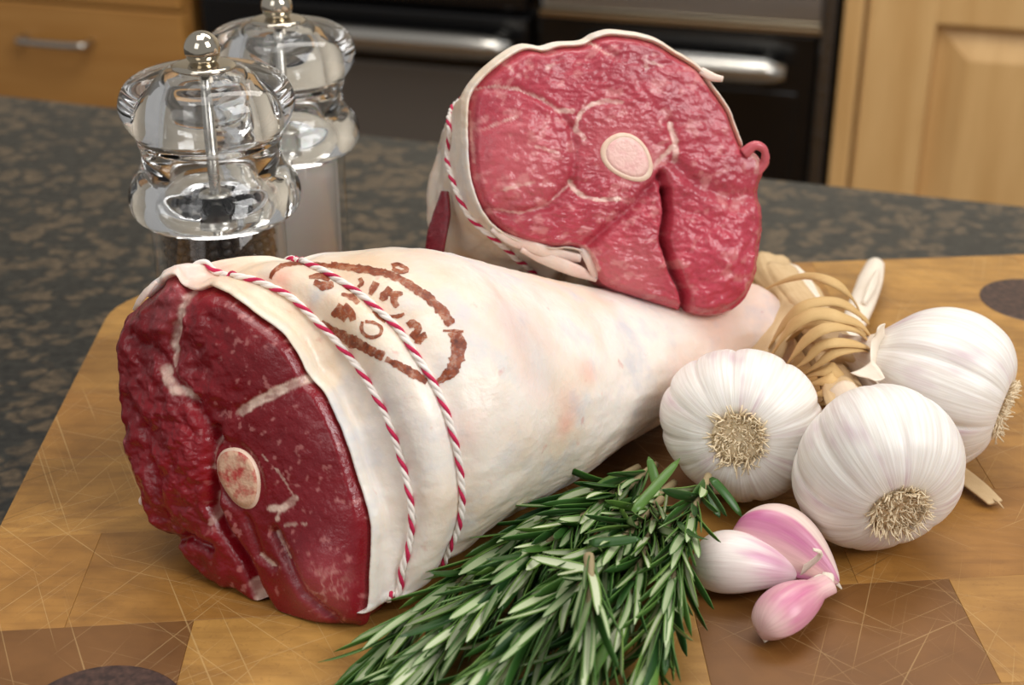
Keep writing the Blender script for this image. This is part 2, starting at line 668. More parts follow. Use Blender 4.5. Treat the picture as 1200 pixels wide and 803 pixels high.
# drawer unit at the left
cb = run_root('drawer_cabinet', 'honey coloured wooden drawer unit left of the range cooker', 'cabinet')
Box().add(sL - .60, sL - .004, .022, .60, .10, lz(zTop), .002).build('carcass', CAB_H, cb)
Box().add(sL - .58, sL - .02, .08, .58, 0, .10).build('plinth', CAB_H, cb)
gz = lz(bgs(110, 9)[1])
hz0 = lz(bgs(69, 46)[1]); hs0 = bgs(32, 45)[0]; hs1 = bgs(107, 45)[0]


def bar_handle(name, parent, s0, s1, z, mat, r=.006, out=.03):
    pts = [(s0, 0.002, z), (s0, -out * .8, z), (s0 + (s1 - s0) * .12, -out, z), (s0 + (s1 - s0) * .5, -out * 1.08, z),
           (s0 + (s1 - s0) * .88, -out, z), (s1, -out * .8, z), (s1, .002, z)]
    V, Fc = tube(catmull(pts, 30), r, 10)
    return mesh_obj(name, V, Fc, mat, parent)


for z0, z1, hz in ((gz + .004, lz(zTop) - .004, None), (gz - .205, gz, hz0), (gz - .42, gz - .209, hz0 - .215)):
    d = Box().add(sL - .597, sL - .008, 0, .022, z0, z1, .003).build('drawer_front', CAB_H, cb)
    if hz: bar_handle('handle', d, hs0, hs1, hz, CHROME, .0055, .028)
worktop_l = Box().add(sL - .62, sL, -.02, .62, lz(zTop), lz(zTop) + .03, .003).build('worktop', GRANITE, cb)

# range cooker
rc = run_root('range_cooker', 'black and steel range cooker with two oven doors and bar handles', 'cooker')
Box().add(sR0, sR1, .03, .60, .08, lz(zTop), .004).build('body', BLACK, rc)
Box().add(sR0 + .03, sR1 - .03, .08, .58, 0, .08).build('plinth', BLACK, rc)
Box().add(sR0, sR1, -.01, .60, lz(zTop), lz(zTop) + .025, .004).build('hob', BLACK, rc)
zdr = lz(bgs(800, 28)[1]); zdl = lz(bgs(520, 14)[1])
Box().add(sMid + .01, sR1 - .012, -.004, .03, zdr + .01, lz(zTop) - .004, .003).build('control_panel', m_brushed('pale_steel', (176, 182, 190), .35), rc)
Box().add(sMid + .01, sR1 - .012, -.012, .03, zdr, zdr + .008, .001).build('trim_strip', m_brushed('brass_trim', (170, 150, 120), .3), rc)
Box().add(sR0, sMid - .01, -.004, .03, zdl + .01, lz(zTop) - .004, .003).build('control_panel', BLACK, rc)
for s0, s1, zt, hy, ha, hb, gm in ((sR0 + .004, sMid - .008, zdl, 36, 300, 610, OVENGLASS), (sMid + .006, sR1 - .016, zdr - .002, 65, 672, 926, BLACK)):
    d = Box().add(s0, s1, -.002, .03, .10, zt, .004).build('oven_door', BLACK, rc)
    Box().add(s0 + .02, s1 - .02, -.0045, .0, .16, zt - .075, .002).build('glass_panel', gm, d)
    x0, hz = bgs(ha, hy)[0], lz(bgs((ha + hb) / 2, hy)[1])
    x1 = bgs(hb, hy)[0]
    V, Fc = tube([(x0 + (x1 - x0) * k, -.045, hz) for k in np.linspace(0, 1, 12)], [.010, .016, .017] + [.017] * 6 + [.017, .016, .010], 14)
    h = mesh_obj('handle', V, Fc, CHROME, d)
    for xx in (x0 + .03, x1 - .03):
        V, Fc = tube([(xx, -.045, hz), (xx, 0, hz)], .008, 8); mesh_obj('handle_post', V, Fc, CHROME, h)
Box().add(sR1 - .012, sR1 + .004, -.010, .05, .08, lz(zTop), .002).build('side_trim', DARKSTEEL, rc)

# cupboard on the right
cr = run_root('cupboard', 'pale maple cupboard with raised panel door right of the cooker', 'cupboard')
sD0 = bgs(1003, 150)[0]; sP = bgs(1083, 150)[0]; zP = lz(bgs(1150, 34)[1])
wD = .60
Box().add(sC, sD0 + wD + .02, .022, .60, .10, lz(zTop), .002).build('carcass', CAB, cr)
Box().add(sC + .02, sD0 + wD, .08, .58, 0, .10).build('plinth', CAB, cr)
Box().add(sC, sD0 - .004, -.004, .022, .10, lz(zTop) - .003, .003).build('filler_strip', CAB, cr)
fw = sP - sD0
d = Box().add(sD0, sD0 + fw, 0, .022, .11, lz(zTop) - .004, .004).add(sD0 + wD - fw, sD0 + wD, 0, .022, .11, lz(zTop) - .004, .004) \
    .add(sD0 + fw - .003, sD0 + wD - fw + .003, 0, .022, zP, lz(zTop) - .004, .004).add(sD0 + fw - .003, sD0 + wD - fw + .003, 0, .022, .11, .11 + fw, .004) \
    .build('door_frame', CAB, cr)
V = []; x0, x1, z0, z1 = sD0 + fw - .004, sD0 + wD - fw + .004, .11 + fw - .004, zP + .004
for ins, y in ((0, .02), (.006, .0145), (.012, .0145), (.045, .003), (.055, .003)):
    V += [(x0 + ins, y, z0 + ins), (x1 - ins, y, z0 + ins), (x1 - ins, y, z1 - ins), (x0 + ins, y, z1 - ins)]
Fc = grid_faces(5, 4) + [(16, 17, 18, 19)]
mesh_obj('raised_panel', V, Fc, CAB, d, smooth=False)
Box().add(sC, sD0 + wD + .02, -.02, .62, lz(zTop), lz(zTop) + .03, .003).build('worktop', GRANITE, cr)

# granite island worktop under the board
ki = tag(empty('kitchen_island', (0, .5, FLOOR_Z)), 'dark brown speckled granite island worktop under the cutting board', 'counter')
e0 = atz(0, 110, GR_Z); e1 = atz(1200, 240, GR_Z)
ed = unit(e1 - e0); en = np.array([ed[1], -ed[0], 0]); en = en if en[1] < 0 else -en
mid = (e0 + e1) / 2
quad = [mid - ed * 1.1, mid + ed * 1.0, mid + ed * 1.0 + en * .95, mid - ed * 1.1 + en * .95]


def prism(name, poly, z0, z1, mat, parent, bev=0.0, inset=0.0):
    b = bmesh.new()
    vs = [b.verts.new((p[0], p[1], z0)) for p in poly]
    f = b.faces.new(vs)
    r = bmesh.ops.extrude_face_region(b, geom=[f])
    for v in r['geom']:
        if isinstance(v, bmesh.types.BMVert): v.co.z = z1
    bmesh.ops.recalc_face_normals(b, faces=b.faces[:])
    if bev:
        ee = [e for e in b.edges if all(abs(v.co.z - z1) < 1e-7 for v in e.verts)]
        bmesh.ops.bevel(b, geom=ee, offset=bev, segments=2, affect='EDGES', profile=.5)
    me = bpy.data.meshes.new(name); b.to_mesh(me); b.free()
    me.materials.append(mat)
    o = link(bpy.data.objects.new(name, me), parent)
    if parent is not None: localise(o, parent)
    return o


prism('worktop_slab', quad, GR_Z - .03, GR_Z, GRANITE, ki, .004)
inq = [(np.array(p) - (mid + en * .475)) * .94 + mid + en * .475 for p in quad]
prism('base_unit', inq, FLOOR_Z, GR_Z - .03, CAB, ki)

# ================================================================== CUTTING BOARD
cb_root = tag(empty('cutting_board', (0, .45, GR_Z)), 'large scratched wooden cutting board with rounded corner and dark plugs', 'cutting board')
# outline: far edge and left edge lines as in the photo
f0 = atz(190, 335, 0); f1 = atz(1200, 298, 0); l0 = atz(0, 616, 0); l1 = atz(113, 394, 0)
e1v = unit(f1 - f0); e2v = unit(l1 - l0)
A2 = np.array([[e1v[0], -e2v[0]], [e1v[1], -e2v[1]]])
k = np.linalg.solve(A2, (l0 - f0)[:2])
corner = f0 + e1v * k[0]                          # far left corner (sharp)
WB, DB, RC = 0.52, 0.40, 0.035


def bp(p, q):
    """board coordinates: p along the far edge from the left, q towards the camera"""
    return corner + e1v * p - e2v * q


def rounded_outline():
    pts = []
    for cx, cy, a0 in ((RC, RC, 180), (WB - RC, RC, 270), (WB - RC, DB - RC, 0), (RC, DB - RC, 90)):
        for i in range(9):
            a = math.radians(a0 + i * 90 / 8)
            pts.append((cx + RC * math.cos(a), cy + RC * math.sin(a)))
    return pts


OUT = rounded_outline()


def clip(poly, cl):
    out = list(poly)
    n = len(cl)
    for i in range(n):
        a, b = cl[i], cl[(i + 1) % n]
        inside = lambda p: (b[0] - a[0]) * (p[1] - a[1]) - (b[1] - a[1]) * (p[0] - a[0]) >= -1e-12
        res = []
        for j in range(len(out)):
            p, q = out[j - 1], out[j]
            ip, iq = inside(p), inside(q)
            if ip != iq:
                dx, dy = q[0] - p[0], q[1] - p[1]
                den = (b[0] - a[0]) * dy - (b[1] - a[1]) * dx
                t_ = ((b[1] - a[1]) * (p[0] - a[0]) - (b[0] - a[0]) * (p[1] - a[1])) / den
                res.append((p[0] + dx * t_, p[1] + dy * t_))
            if iq: res.append(q)
        out = res
        if len(out) < 3: return []
    return out


def to_pq(pt):
    M = np.array([[e1v[0], -e2v[0]], [e1v[1], -e2v[1]]])
    return np.linalg.solve(M, (np.asarray(pt) - corner)[:2])


qA = to_pq(atz(227, 727, 0))[1]          # joint row seen bottom left
qB = to_pq(atz(119, 625, 0))[1]
pA = to_pq(atz(227, 727, 0))[0]; pB = to_pq(atz(119, 625, 0))[0]; pC = to_pq(atz(1118, 691, 0))[0]
dq = abs(qA - qB)
pD = to_pq(atz(668, 590, 0))[0]; pE = to_pq(atz(875, 585, 0))[0]
rows = [qA + dq * i for i in range(-12, 8)]
rows = sorted(set([0.0, DB] + [r for r in rows if 0.012 < r < DB - .012]))
PALE = [(176, 131, 66), (181, 136, 70), (169, 124, 60), (186, 142, 78), (174, 128, 64), (165, 118, 56)]
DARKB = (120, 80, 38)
rr = random.Random(3)
bcount = 0
for ri in range(len(rows) - 1):
    q0, q1 = rows[ri], rows[ri + 1]
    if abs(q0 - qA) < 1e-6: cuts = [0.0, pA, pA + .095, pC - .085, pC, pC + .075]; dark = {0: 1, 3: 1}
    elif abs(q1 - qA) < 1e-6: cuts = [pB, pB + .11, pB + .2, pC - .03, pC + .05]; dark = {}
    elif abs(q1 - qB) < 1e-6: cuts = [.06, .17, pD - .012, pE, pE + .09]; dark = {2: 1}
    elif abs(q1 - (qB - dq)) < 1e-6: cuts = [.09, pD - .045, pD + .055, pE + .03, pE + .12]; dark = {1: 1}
    else:
        off = rr.uniform(.03, .08); cuts = []
        while off < WB: cuts.append(off); off += rr.uniform(.075, .115)
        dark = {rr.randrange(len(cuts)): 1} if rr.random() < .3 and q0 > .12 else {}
    xs = sorted(set([0.0] + [c for c in cuts if c == 0.0 or .015 < c < WB - .015] + [WB]))
    for ci in range(len(xs) - 1):
        g = .00003
        poly = [(xs[ci] + g, q0 + g), (xs[ci + 1] - g, q0 + g), (xs[ci + 1] - g, q1 - g), (xs[ci] + g, q1 - g)]
        poly = clip(poly, OUT)
        if len(poly) < 3: continue
        zt = rr.uniform(-.00008, 0.0)
        o = prism('wood_block', [bp(*p) for p in poly], GR_Z + .0002, zt, BOARD, cb_root, .00012)
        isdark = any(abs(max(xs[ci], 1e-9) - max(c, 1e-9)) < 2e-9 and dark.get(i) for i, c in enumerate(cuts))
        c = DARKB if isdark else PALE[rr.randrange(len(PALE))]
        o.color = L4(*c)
        bcount += 1
for cx, cy in (tuple(atz(1213, 352, 0)[:2]), (atz(140, 780, 0)[0], atz(140, 780, 0)[1] - .0245)):
    V, Fc, _ = lathe([(.0245, -.02), (.0245, .00002), (.0242, .00016), (0.0001, .00016)], 48)
    o = wmesh('plug', V + np.array([cx, cy, 0]), Fc, PLUG, cb_root, smooth=False)


# ================================================================== LAMB LEGS
def build_face(root, name, cpx, center, P0, n, hfun, cfun, rimfun, mat, back=.02, NA=420, NR=130):
    """cut surface traced as a closed outline on its plane, with relief along the plane's normal"""
    C = catmull(cpx, NA, closed=True)
    ctr = np.array(center, float)
    rs = np.linspace(0.004, 1, NR)
    U = ctr[0] + rs[:, None] * (C[:, 0] - ctr[0])[None, :]
    W = ctr[1] + rs[:, None] * (C[:, 1] - ctr[1])[None, :]
    h = hfun(U, W, rs[:, None] * np.ones_like(U))
    col = cfun(U, W, rs[:, None] * np.ones_like(U))
    d = np.stack([(U - 600), F_PX * CP - (W - 401.5) * SP, -F_PX * SP - (W - 401.5) * CP], -1) / F_PX
    tt = ((P0 - EYE) @ n) / (d @ n)
    X = EYE + d * tt[..., None] + n * h[..., None]
    edge = X[-1]
    cen = edge.mean(0)
    rim = rimfun(C)                                    # 1 where fat borders the meat
    ext = []
    for i, (dep, sc) in enumerate(((.0015, 1.006), (.005, 1.02), (.010, 1.03), (.016, 1.03), (back, 1.015), (back * 1.5, .97))):
        s = np.where(rim > .5, .985, sc) if True else sc
        s = sc * (1 - rim) + .975 * rim
        e = cen + (edge - cen) * s[:, None] - n * dep
        ext.append(e)
    X = np.concatenate([X, np.array(ext)], 0)
    cc = np.concatenate([col, np.repeat(col[-1:], len(ext), 0)], 0)
    nr = X.shape[0]
    V = X.reshape(-1, 3)
    V[:, 2] = np.maximum(V[:, 2], .0006)
    Fc = grid_faces(nr, NA)
    Fc.append(tuple(range(NA))[::-1])
    o = wmesh(name, V, Fc, mat, root, col=cc.reshape(-1, 3))
    # orientation check
    me = o.data
    if Vector(me.polygons[len(me.polygons) // 3].normal).dot(Vector(n)) < 0:
        me.flip_normals()
    return o, C, edge, cen, rim


def sweep_rings(keys, nper):
    """Catmull-Rom through key rings (each K x 3)"""
    keys = np.array(keys)
    m = len(keys)
    out = []
    for i in range(m - 1):
        b, c = keys[i], keys[i + 1]
        a = keys[i - 1] if i > 0 else 2 * b - c
        d = keys[i + 2] if i + 2 < m else 2 * c - b
        for t_ in np.linspace(0, 1, nper[i], endpoint=False):
            out.append(0.5 * (2 * b + (c - a) * t_ + (2 * a - 5 * b + 4 * c - d) * t_ * t_ + (3 * b - a - 3 * c + d) * t_ ** 3))
    out.append(keys[-1])
    return np.array(out)


def ell(c, U, V, ru, rv, phi):
    return np.asarray(c)[None, :] + np.cos(phi)[:, None] * U * ru + np.sin(phi)[:, None] * V * rv


def grid_normals(G):
    dk = np.roll(G, -1, 1) - np.roll(G, 1, 1)
    dj = np.gradient(G, axis=0)
    nn = np.cross(dj, dk)
    nn /= np.linalg.norm(nn, axis=2)[..., None] + 1e-12
    cen = G.mean(1, keepdims=True)
    s = np.sign((nn * (G - cen)).sum(2).mean())
    return nn * s


def grid_bvh(G):
    nr, nk, _ = G.shape
    return BVHTree.FromPolygons([Vector(v) for v in G.reshape(-1, 3)], grid_faces(nr, nk))


def hit(bvh, u, v):
    d = unit(ray(u, v))
    loc, nor, idx, dist = bvh.ray_cast(Vector(EYE), Vector(d))
    return (np.array(loc), np.array(nor), idx) if loc is not None else None


def loop_rows(G, bvh, px, hidden=None):
    """rows of the swept grid (as a periodic function of the column) under a traced line"""
    nr, nk, _ = G.shape
    ks, js = [], []
    for u, v in catmull(px, 90):
        r = hit(bvh, u, v)
        if r is None: continue
        f = r[2]; j, k_ = divmod(f, nk)
        # refine inside the quad
        a, b, c_, d_ = G[j, k_], G[j, (k_ + 1) % nk], G[j + 1, (k_ + 1) % nk], G[j + 1, k_]
        p = r[0]
        tk = np.clip(((p - a) @ (b - a)) / ((b - a) @ (b - a) + 1e-12), 0, 1)
        tj = np.clip(((p - a) @ (d_ - a)) / ((d_ - a) @ (d_ - a) + 1e-12), 0, 1)
        ks.append(k_ + tk); js.append(j + tj)
    ks = np.unwrap(np.array(ks) * 2 * np.pi / nk) * nk / (2 * np.pi)
    o = np.argsort(ks); ks, js = ks[o], np.array(js)[o]
    if hidden is not None:
        gap = nk - (ks[-1] - ks[0])
        ks = np.concatenate([ks, ks[-1] + gap * np.array([.2, .5, .8])]); js = np.concatenate([js, [hidden] * 3])
    kk = np.arange(nk)
    x = np.concatenate([ks - nk, ks, ks + nk]); y = np.concatenate([js, js, js])
    R = np.interp(kk, x, y)
    for _ in range(6):
        R = (np.roll(R, 1) + 2 * R + np.roll(R, -1)) / 4
    return R


def rows_to_path(G, Nn, R, lift):
    nr, nk, _ = G.shape
    P, Q = [], []
    for k_ in range(nk):
        j = int(np.clip(math.floor(R[k_]), 0, nr - 2)); f = R[k_] - j
        p = G[j, k_] * (1 - f) + G[j + 1, k_] * f
        q = Nn[j, k_] * (1 - f) + Nn[j + 1, k_] * f
        P.append(p + q * lift); Q.append(q)
    P, Q = np.array(P), np.array(Q)
    P[:, 2] = np.maximum(P[:, 2], .0012)
    return P, Q


def twine(root, P, Q, r=.00105, pitch=.0098, label=None):
    """three ply twine: two white plies (one mesh) and a red ply as its sub-part"""
    Pc = np.concatenate([P, P[:1]]); Qc = np.concatenate([Q, Q[:1]])
    L = np.concatenate([[0], np.cumsum(np.linalg.norm(np.diff(Pc, axis=0), axis=1))])
    n = int(L[-1] / pitch * 14)
    s = np.linspace(0, L[-1], n)
    A = np.stack([np.interp(s, L, Pc[:, i]) for i in range(3)], 1)
    B = np.stack([np.interp(s, L, Qc[:, i]) for i in range(3)], 1)
    T = np.gradient(A, axis=0); T /= np.linalg.norm(T, axis=1)[:, None]
    B -= T * (B * T).sum(1)[:, None]; B /= np.linalg.norm(B, axis=1)[:, None]
    S = np.cross(T, B)
    Vs, Fs = [], []
    res = []
    for ply in range(3):
        a = 2 * np.pi * s / (pitch) + ply * 2 * np.pi / 3
        path = A + (np.cos(a)[:, None] * S + np.sin(a)[:, None] * B) * r * .5
        path[:, 2] = np.maximum(path[:, 2], r * .55)
        V, Fc = tube(path, r * .62, 7, normal=B)
        res.append((V, Fc))
    V = np.concatenate([res[0][0], res[1][0]]); Fc = res[0][1] + [tuple(i + len(res[0][0]) for i in f) for f in res[1][1]]
    tw = wmesh('twine', V, Fc, TW_W, root)
    wmesh('red_strand', res[2][0], res[2][1], TW_R, tw)
    return tw


def stroke(bvh, pl, widths, lift=.00016, seg=2.0):
    """flat ribbon laid on a surface along a traced line"""
    pl = np.asarray(pl, float)
    n = max(4, int(np.linalg.norm(np.diff(pl, axis=0), axis=1).sum() / seg))
    C = catmull(pl, n)
    T = np.gradient(C, axis=0); T /= np.linalg.norm(T, axis=1)[:, None]
    Nn = np.stack([-T[:, 1], T[:, 0]], 1)
    wv = np.interp(np.linspace(0, 1, n), np.linspace(0, 1, len(widths)), widths)
    wv = wv * 1.25 * (1 + .22 * (fnoise(np.arange(n) * .35, np.full(n, pl[0, 0]), 5) - .5) * 2)
    m = 7
    V, Fc = [], []
    for i in range(n):
        for j in range(m):
            q = C[i] + Nn[i] * wv[i] * (j / (m - 1) - .5) * (1 + .5 * (float(vnoise(i * .8, j // 4 * 9 + pl[0, 1], 9)) - .5))
            r = hit(bvh, *q)
            if r is None: return [], []
            nn = r[1] if r[1] @ (EYE - r[0]) > 0 else -r[1]
            V.append(r[0] + nn * lift)
    return V, grid_faces(n, m, closed=False)


def flat_spot(h, u, v, c, a, b, ang, val):
    x, y = u - c[0], v - c[1]
    p, q = x * math.cos(ang) + y * math.sin(ang), -x * math.sin(ang) + y * math.cos(ang)
    m = 1 - smooth01((np.hypot(p / a, q / b) - 1.05) / .3)
    return h * (1 - m) + val * m


# ---------------- front leg
legA = tag(empty('lamb_leg', (-.02, .43, 0)), 'front lamb leg with dark red cut end and brown oval stamp on pale fat', 'meat')
cA = [(129, 401), (135, 376), (150, 364), (163, 352), (178, 338), (192, 326), (203, 324), (214, 337), (228, 341), (243, 337), (272, 350), (302, 371), (331, 393),
      (348, 419), (359, 444), (375, 461), (391, 494), (405, 528), (415, 562), (424, 590), (430, 616), (431, 645), (430, 672), (428, 705), (422, 735), (400, 738),
      (376, 739), (339, 736), (316, 724), (292, 712), (271, 697), (257, 696), (240, 686), (217, 661), (197, 634), (177, 617), (158, 570), (141, 524), (134, 479), (131, 445)]
nA = unit([-.45, -.85, .25]); P0A = atz(421, 735, .003)


def hA(u, v, r):
    h = 0.004 * (1 - r ** 3)
    h = h + .004 * np.exp(-(((u - 205) / 45) ** 2 + ((v - 560) / 90) ** 2))            # glossy muscle at left
    h = h + .004 * np.exp(-(((u - 382) / 38) ** 2 + ((v - 668) / 52) ** 2))
    h = h + .002 * np.exp(-(((u - 300) / 50) ** 2 + ((v - 410) / 50) ** 2))
    for pl, dep, wd in (([(262, 548), (258, 590), (272, 625), (292, 655), (304, 690), (318, 718)], .0050, 6), ([(262, 500), (258, 540)], .003, 6),
                        ([(240, 470), (262, 510), (272, 522)], .0022, 7), ([(331, 621), (346, 651), (366, 690), (395, 722)], .0022, 6),
                        ([(296, 600), (312, 647), (329, 660)], .0012, 5), ([(218, 350), (208, 400), (215, 440), (240, 470)], .0020, 6),
                        ([(357, 446), (290, 480)], .0008, 8), ([(150, 470), (175, 500), (195, 560), (200, 630)], .0022, 9),
                        ([(197, 634), (225, 628), (250, 640)], .003, 6), ([(150, 392), (190, 410), (205, 430)], .0016, 7)):
        h = h - dep * np.exp(-(seg_dist(u, v, pl) / wd) ** 2)
    lump = (fnoise(u / 24, v / 24, 3) - .5)
    left = smooth01((300 - u) / 90)
    h = h + lump * (.0008 + .0042 * left) + (fnoise(u / 10, v / 10, 8) - .5) * (.0003 + .0007 * left)
    h = h - .004 * smooth01((r - .9) / .1) ** 2
    return flat_spot(h, u, v, (289, 556), 38, 23, math.radians(68), .0034)


def cAf(u, v, r):
    base = np.array(lin(120, 6, 20))[None, None, :]
    n1 = fnoise(u / 30, v / 30, 21); n2 = fnoise(u / 9, v / 5, 23)
    c = base * (0.75 + .6 * n1[..., None]) * np.ones(u.shape + (3,))
    def blend(c, m, rgb): return c * (1 - m[..., None]) + np.array(lin(*rgb)) * m[..., None]
    # paler muscles
    c = blend(c, .55 * np.exp(-(((u - 384) / 36) ** 2 + ((v - 682) / 42) ** 2) ** 2), (196, 92, 100))
    c = blend(c, .35 * smooth01((u - 300) / 60), (132, 26, 40))
    c = blend(c, .35 * np.exp(-(((u - 200) / 30) ** 2 + ((v - 350) / 34) ** 2) ** 2), (176, 92, 96))
    c = blend(c, .5 * np.exp(-(((u - 200) / 60) ** 2 + ((v - 530) / 80) ** 2)) * n1, (158, 10, 30))
    # marbling
    mar = smooth01((fnoise(u / 7 + v / 30, v / 9 - u / 40, 31, 4) - .68) / .08) * .5 * smooth01((u - 225) / 60)
    c = blend(c, mar, (204, 132, 128))
    web = 1 - np.abs(fnoise(u / 11, v / 11, 41, 3) - .5) * 18
    c = blend(c, np.clip(web, 0, 1) * .5 * np.exp(-(((u - 392) / 24) ** 2 + ((v - 688) / 34) ** 2) ** 2), (232, 176, 166))
    fat = (238, 208, 190)
    wob = (fnoise(u / 6, v / 6, 51) - .5) * 3
    for pl, wd, st in (([(360, 444), (330, 458), (308, 470), (290, 480)], 5.2, .9), ([(221, 346), (217, 368), (208, 402)], 5.0, .7), ([(208, 402), (212, 425)], 2.6, .6),
                       ([(201, 430), (208, 444), (218, 455), (238, 462)], 5.0, .7), ([(326, 592), (340, 592), (354, 581)], 4.0, .8), ([(338, 590), (334, 604)], 2.5, .7),
                       ([(316, 530), (336, 552), (352, 578)], 1.2, .5), ([(331, 621), (346, 651)], 1.4, .6), ([(312, 647), (329, 660)], 1.6, .7), ([(344, 612), (352, 610), (368, 610)], 1.2, .6),
                       ([(262, 512), (258, 545)], 2.5, .35), ([(270, 698), (288, 706), (318, 726), (305, 700), (298, 682)], 5.0, .8), ([(262, 575), (256, 610)], 3.0, .3)):
        d = seg_dist(u, v, pl) + wob * 1.8
        c = blend(c, st * (.45 + .55 * smooth01((fnoise(u / 8, v / 8, 57) - .3) / .3)) * (1 - smooth01((d - wd * .6) / (wd * .7))), fat)
    blk = smooth01((fnoise(u / 5, v / 5, 61) - .70) / .06) * .35
    c = blend(c, blk * smooth01((260 - u) / 80), (214, 120, 130))
    return np.clip(c, 0, 1)


def rimA(C):
    u, v = C[:, 0], C[:, 1]
    m = ((u > 160) & (v < 600)) | (u > 400)
    r = m.astype(float)
    for _ in range(6): r = (np.roll(r, 1) + r * 2 + np.roll(r, -1)) / 4
    return r


faceA, CA, edgeA, cenA, rimwA = build_face(legA, 'cut_face', cA, (285, 540), P0A, nA, hA, cAf, rimA, MEAT_A, .018)

# body: stations measured along the leg (centre, half height, half width)
axA = unit([.841, .541, 0]); UA = np.array([axA[1], -axA[0], 0]); VA = np.array([0, 0, 1.0])
stA = [((-.0549, .4103, .0540), .0562, .063), ((-.0413, .4273, .0506), .0527, .059), ((-.0263, .4420, .0475), .0484, .0515), ((-.0104, .4555, .0434), .0442, .0460),
       ((.0045, .4704, .0377), .0393, .0432), ((.0192, .4855, .0329), .0343, .0377), ((.0346, .4997, .0283), .0295, .0318), ((.0502, .5125, .0248), .0258, .0270),
       ((.0680, .5225, .0225), .0232, .0236), ((.0880, .5350, .0212), .0218, .0220), ((.0985, .5425, .0205), .0206, .0205)]
oA = edgeA - cenA
phA = np.unwrap(np.arctan2(oA @ VA, oA @ UA))
rimc = rimwA[:, None]
r0 = cenA + oA * (0.982 * rimc + .99 * (1 - rimc)) - nA * (.004 * rimc + .020 * (1 - rimc))
r1 = cenA + oA * (1.004 * rimc + 1.02 * (1 - rimc)) + nA * (.0022 * rimc - .018 * (1 - rimc))
r2 = cenA + oA * (1.035 * rimc + 1.03 * (1 - rimc)) + nA * (.0002 * rimc - .022 * (1 - rimc))
r3 = cenA + oA * (1.05 * rimc + 1.03 * (1 - rimc)) - nA * (.006 * rimc + .028 * (1 - rimc))
e0_ = ell(stA[0][0], UA, VA, stA[0][2], stA[0][1], phA)
keys = [r0, r1, r2, r3, r3 * .42 + e0_ * .58 + np.array([0, 0, 0.0])]
keys[4] = r3 * .45 + ell(stA[1][0], UA, VA, stA[1][2], stA[1][1], phA) * .55
for c_, rv, ru in stA[2:]:
    keys.append(ell(c_, UA, VA, ru, rv, phA))
c_, rv, ru = stA[-1]
keys.append(ell(np.array(c_) + axA * .005, UA, VA, ru * .8, rv * .8, phA))
keys.append(ell(np.array(c_) + axA * .008, UA, VA, ru * .3, rv * .3, phA))
GA = sweep_rings(keys, [4, 4, 4, 14, 22, 14, 12, 12, 10, 10, 10, 8, 6, 5, 5])
GA[..., 2] = np.where(GA[..., 2] < .010, .0008 + (np.maximum(GA[..., 2], -.02) + .02) / .03 * .0092, GA[..., 2])
nrA, nkA, _ = GA.shape
Jg, Kg = np.meshgrid(np.arange(nrA), np.arange(nkA), indexing='ij')
NAg = grid_normals(GA)
lum = (fnoise(Jg / 9, np.sin(Kg / nkA * 2 * np.pi) * 5 + 7, 71) - .5) * .0016 + (fnoise(Jg / 4, Kg / 22, 73) - .5) * .0006
lum *= smooth01((Jg - 3) / 8)
GA = GA + NAg * lum[..., None]
bvA = grid_bvh(GA)
TW1 = [(250, 317), (287, 324), (313, 333.5), (339, 348), (361, 369), (391, 399), (417, 431), (438, 464), (453, 494), (464, 525), (472, 553), (478, 580), (481, 609), (478, 643), (470, 672)]
TW2 = [(325, 291), (362, 304), (393, 321), (422, 341), (444, 361), (467, 383), (484, 409), (504, 439), (521, 473), (531, 503), (539, 534), (544, 568), (545, 598), (541, 624), (533, 643)]
R1, R2 = loop_rows(GA, bvA, TW1), loop_rows(GA, bvA, TW2)
for R_, dep, wd in ((R1, .0013, 2.8), (R2, .0023, 3.4)):
    GA = GA - NAg * (dep * np.exp(-((Jg - R_[None, :]) / wd) ** 2))[..., None]
GA[..., 2] = np.maximum(GA[..., 2], .0006)
tint = np.ones((nrA, nkA, 3))
tint *= (1 - .0 * Jg[..., None])
sh = smooth01((Jg - nrA * .72) / (nrA * .28))[..., None]
tint = tint * (1 - sh) + tint * np.array([.90, .72, .68]) * sh  # pinker, darker shank end: its shading is painted into the tint
def dab(u, v, rad, col, k=1.0):
    r_ = hit(bvA, u, v)
    if r_ is None: return
    d_ = np.linalg.norm(GA - r_[0], axis=2) * (1 + .8 * (fnoise(Jg / 5, Kg / 9, int(u)) - .5))
    m_ = (1 - smooth01(d_ / rad))[..., None] * k
    tint[:] = tint * (1 - m_) + tint * np.array(col) * m_


for a_ in ((612, 392, .020, (.86, .90, .95)), (560, 400, .016, (.90, .92, .95)), (640, 430, .014, (.88, .91, .95)), (735, 405, .018, (.92, .93, .95)), (690, 436, .009, (1, .80, .78)), (668, 482, .010, (1, .84, .82)),
           (662, 500, .007, (1, .80, .78)), (328, 325, .006, (1, .68, .68)), (545, 505, .010, (1, .90, .88)), (300, 318, .03, (.97, .91, .83)), (400, 300, .045, (.98, .93, .86)), (480, 310, .04, (.97, .92, .87)), (260, 330, .03, (.96, .90, .82)),
           (380, 420, .03, (.98, .94, .87)), (330, 370, .02, (.97, .91, .83)), (840, 390, .02, (.92, .80, .78)), (800, 440, .018, (.93, .82, .80))): dab(*a_)
skinA = wmesh('fat_cover', GA.reshape(-1, 3), grid_faces(nrA, nkA) + [tuple(range((nrA - 1) * nkA, nrA * nkA))], SKIN_A, legA, col=tint.reshape(-1, 3))
bm = bmesh.new(); bm.from_mesh(skinA.data); bmesh.ops.recalc_face_normals(bm, faces=bm.faces[:]); bm.to_mesh(skinA.data); bm.free()
NAg = grid_normals(GA); bvA = grid_bvh(GA)
for R_ in (R1, R2):
    P_, Q_ = rows_to_path(GA, NAg, R_, .0006)
    twine(legA, P_, Q_)

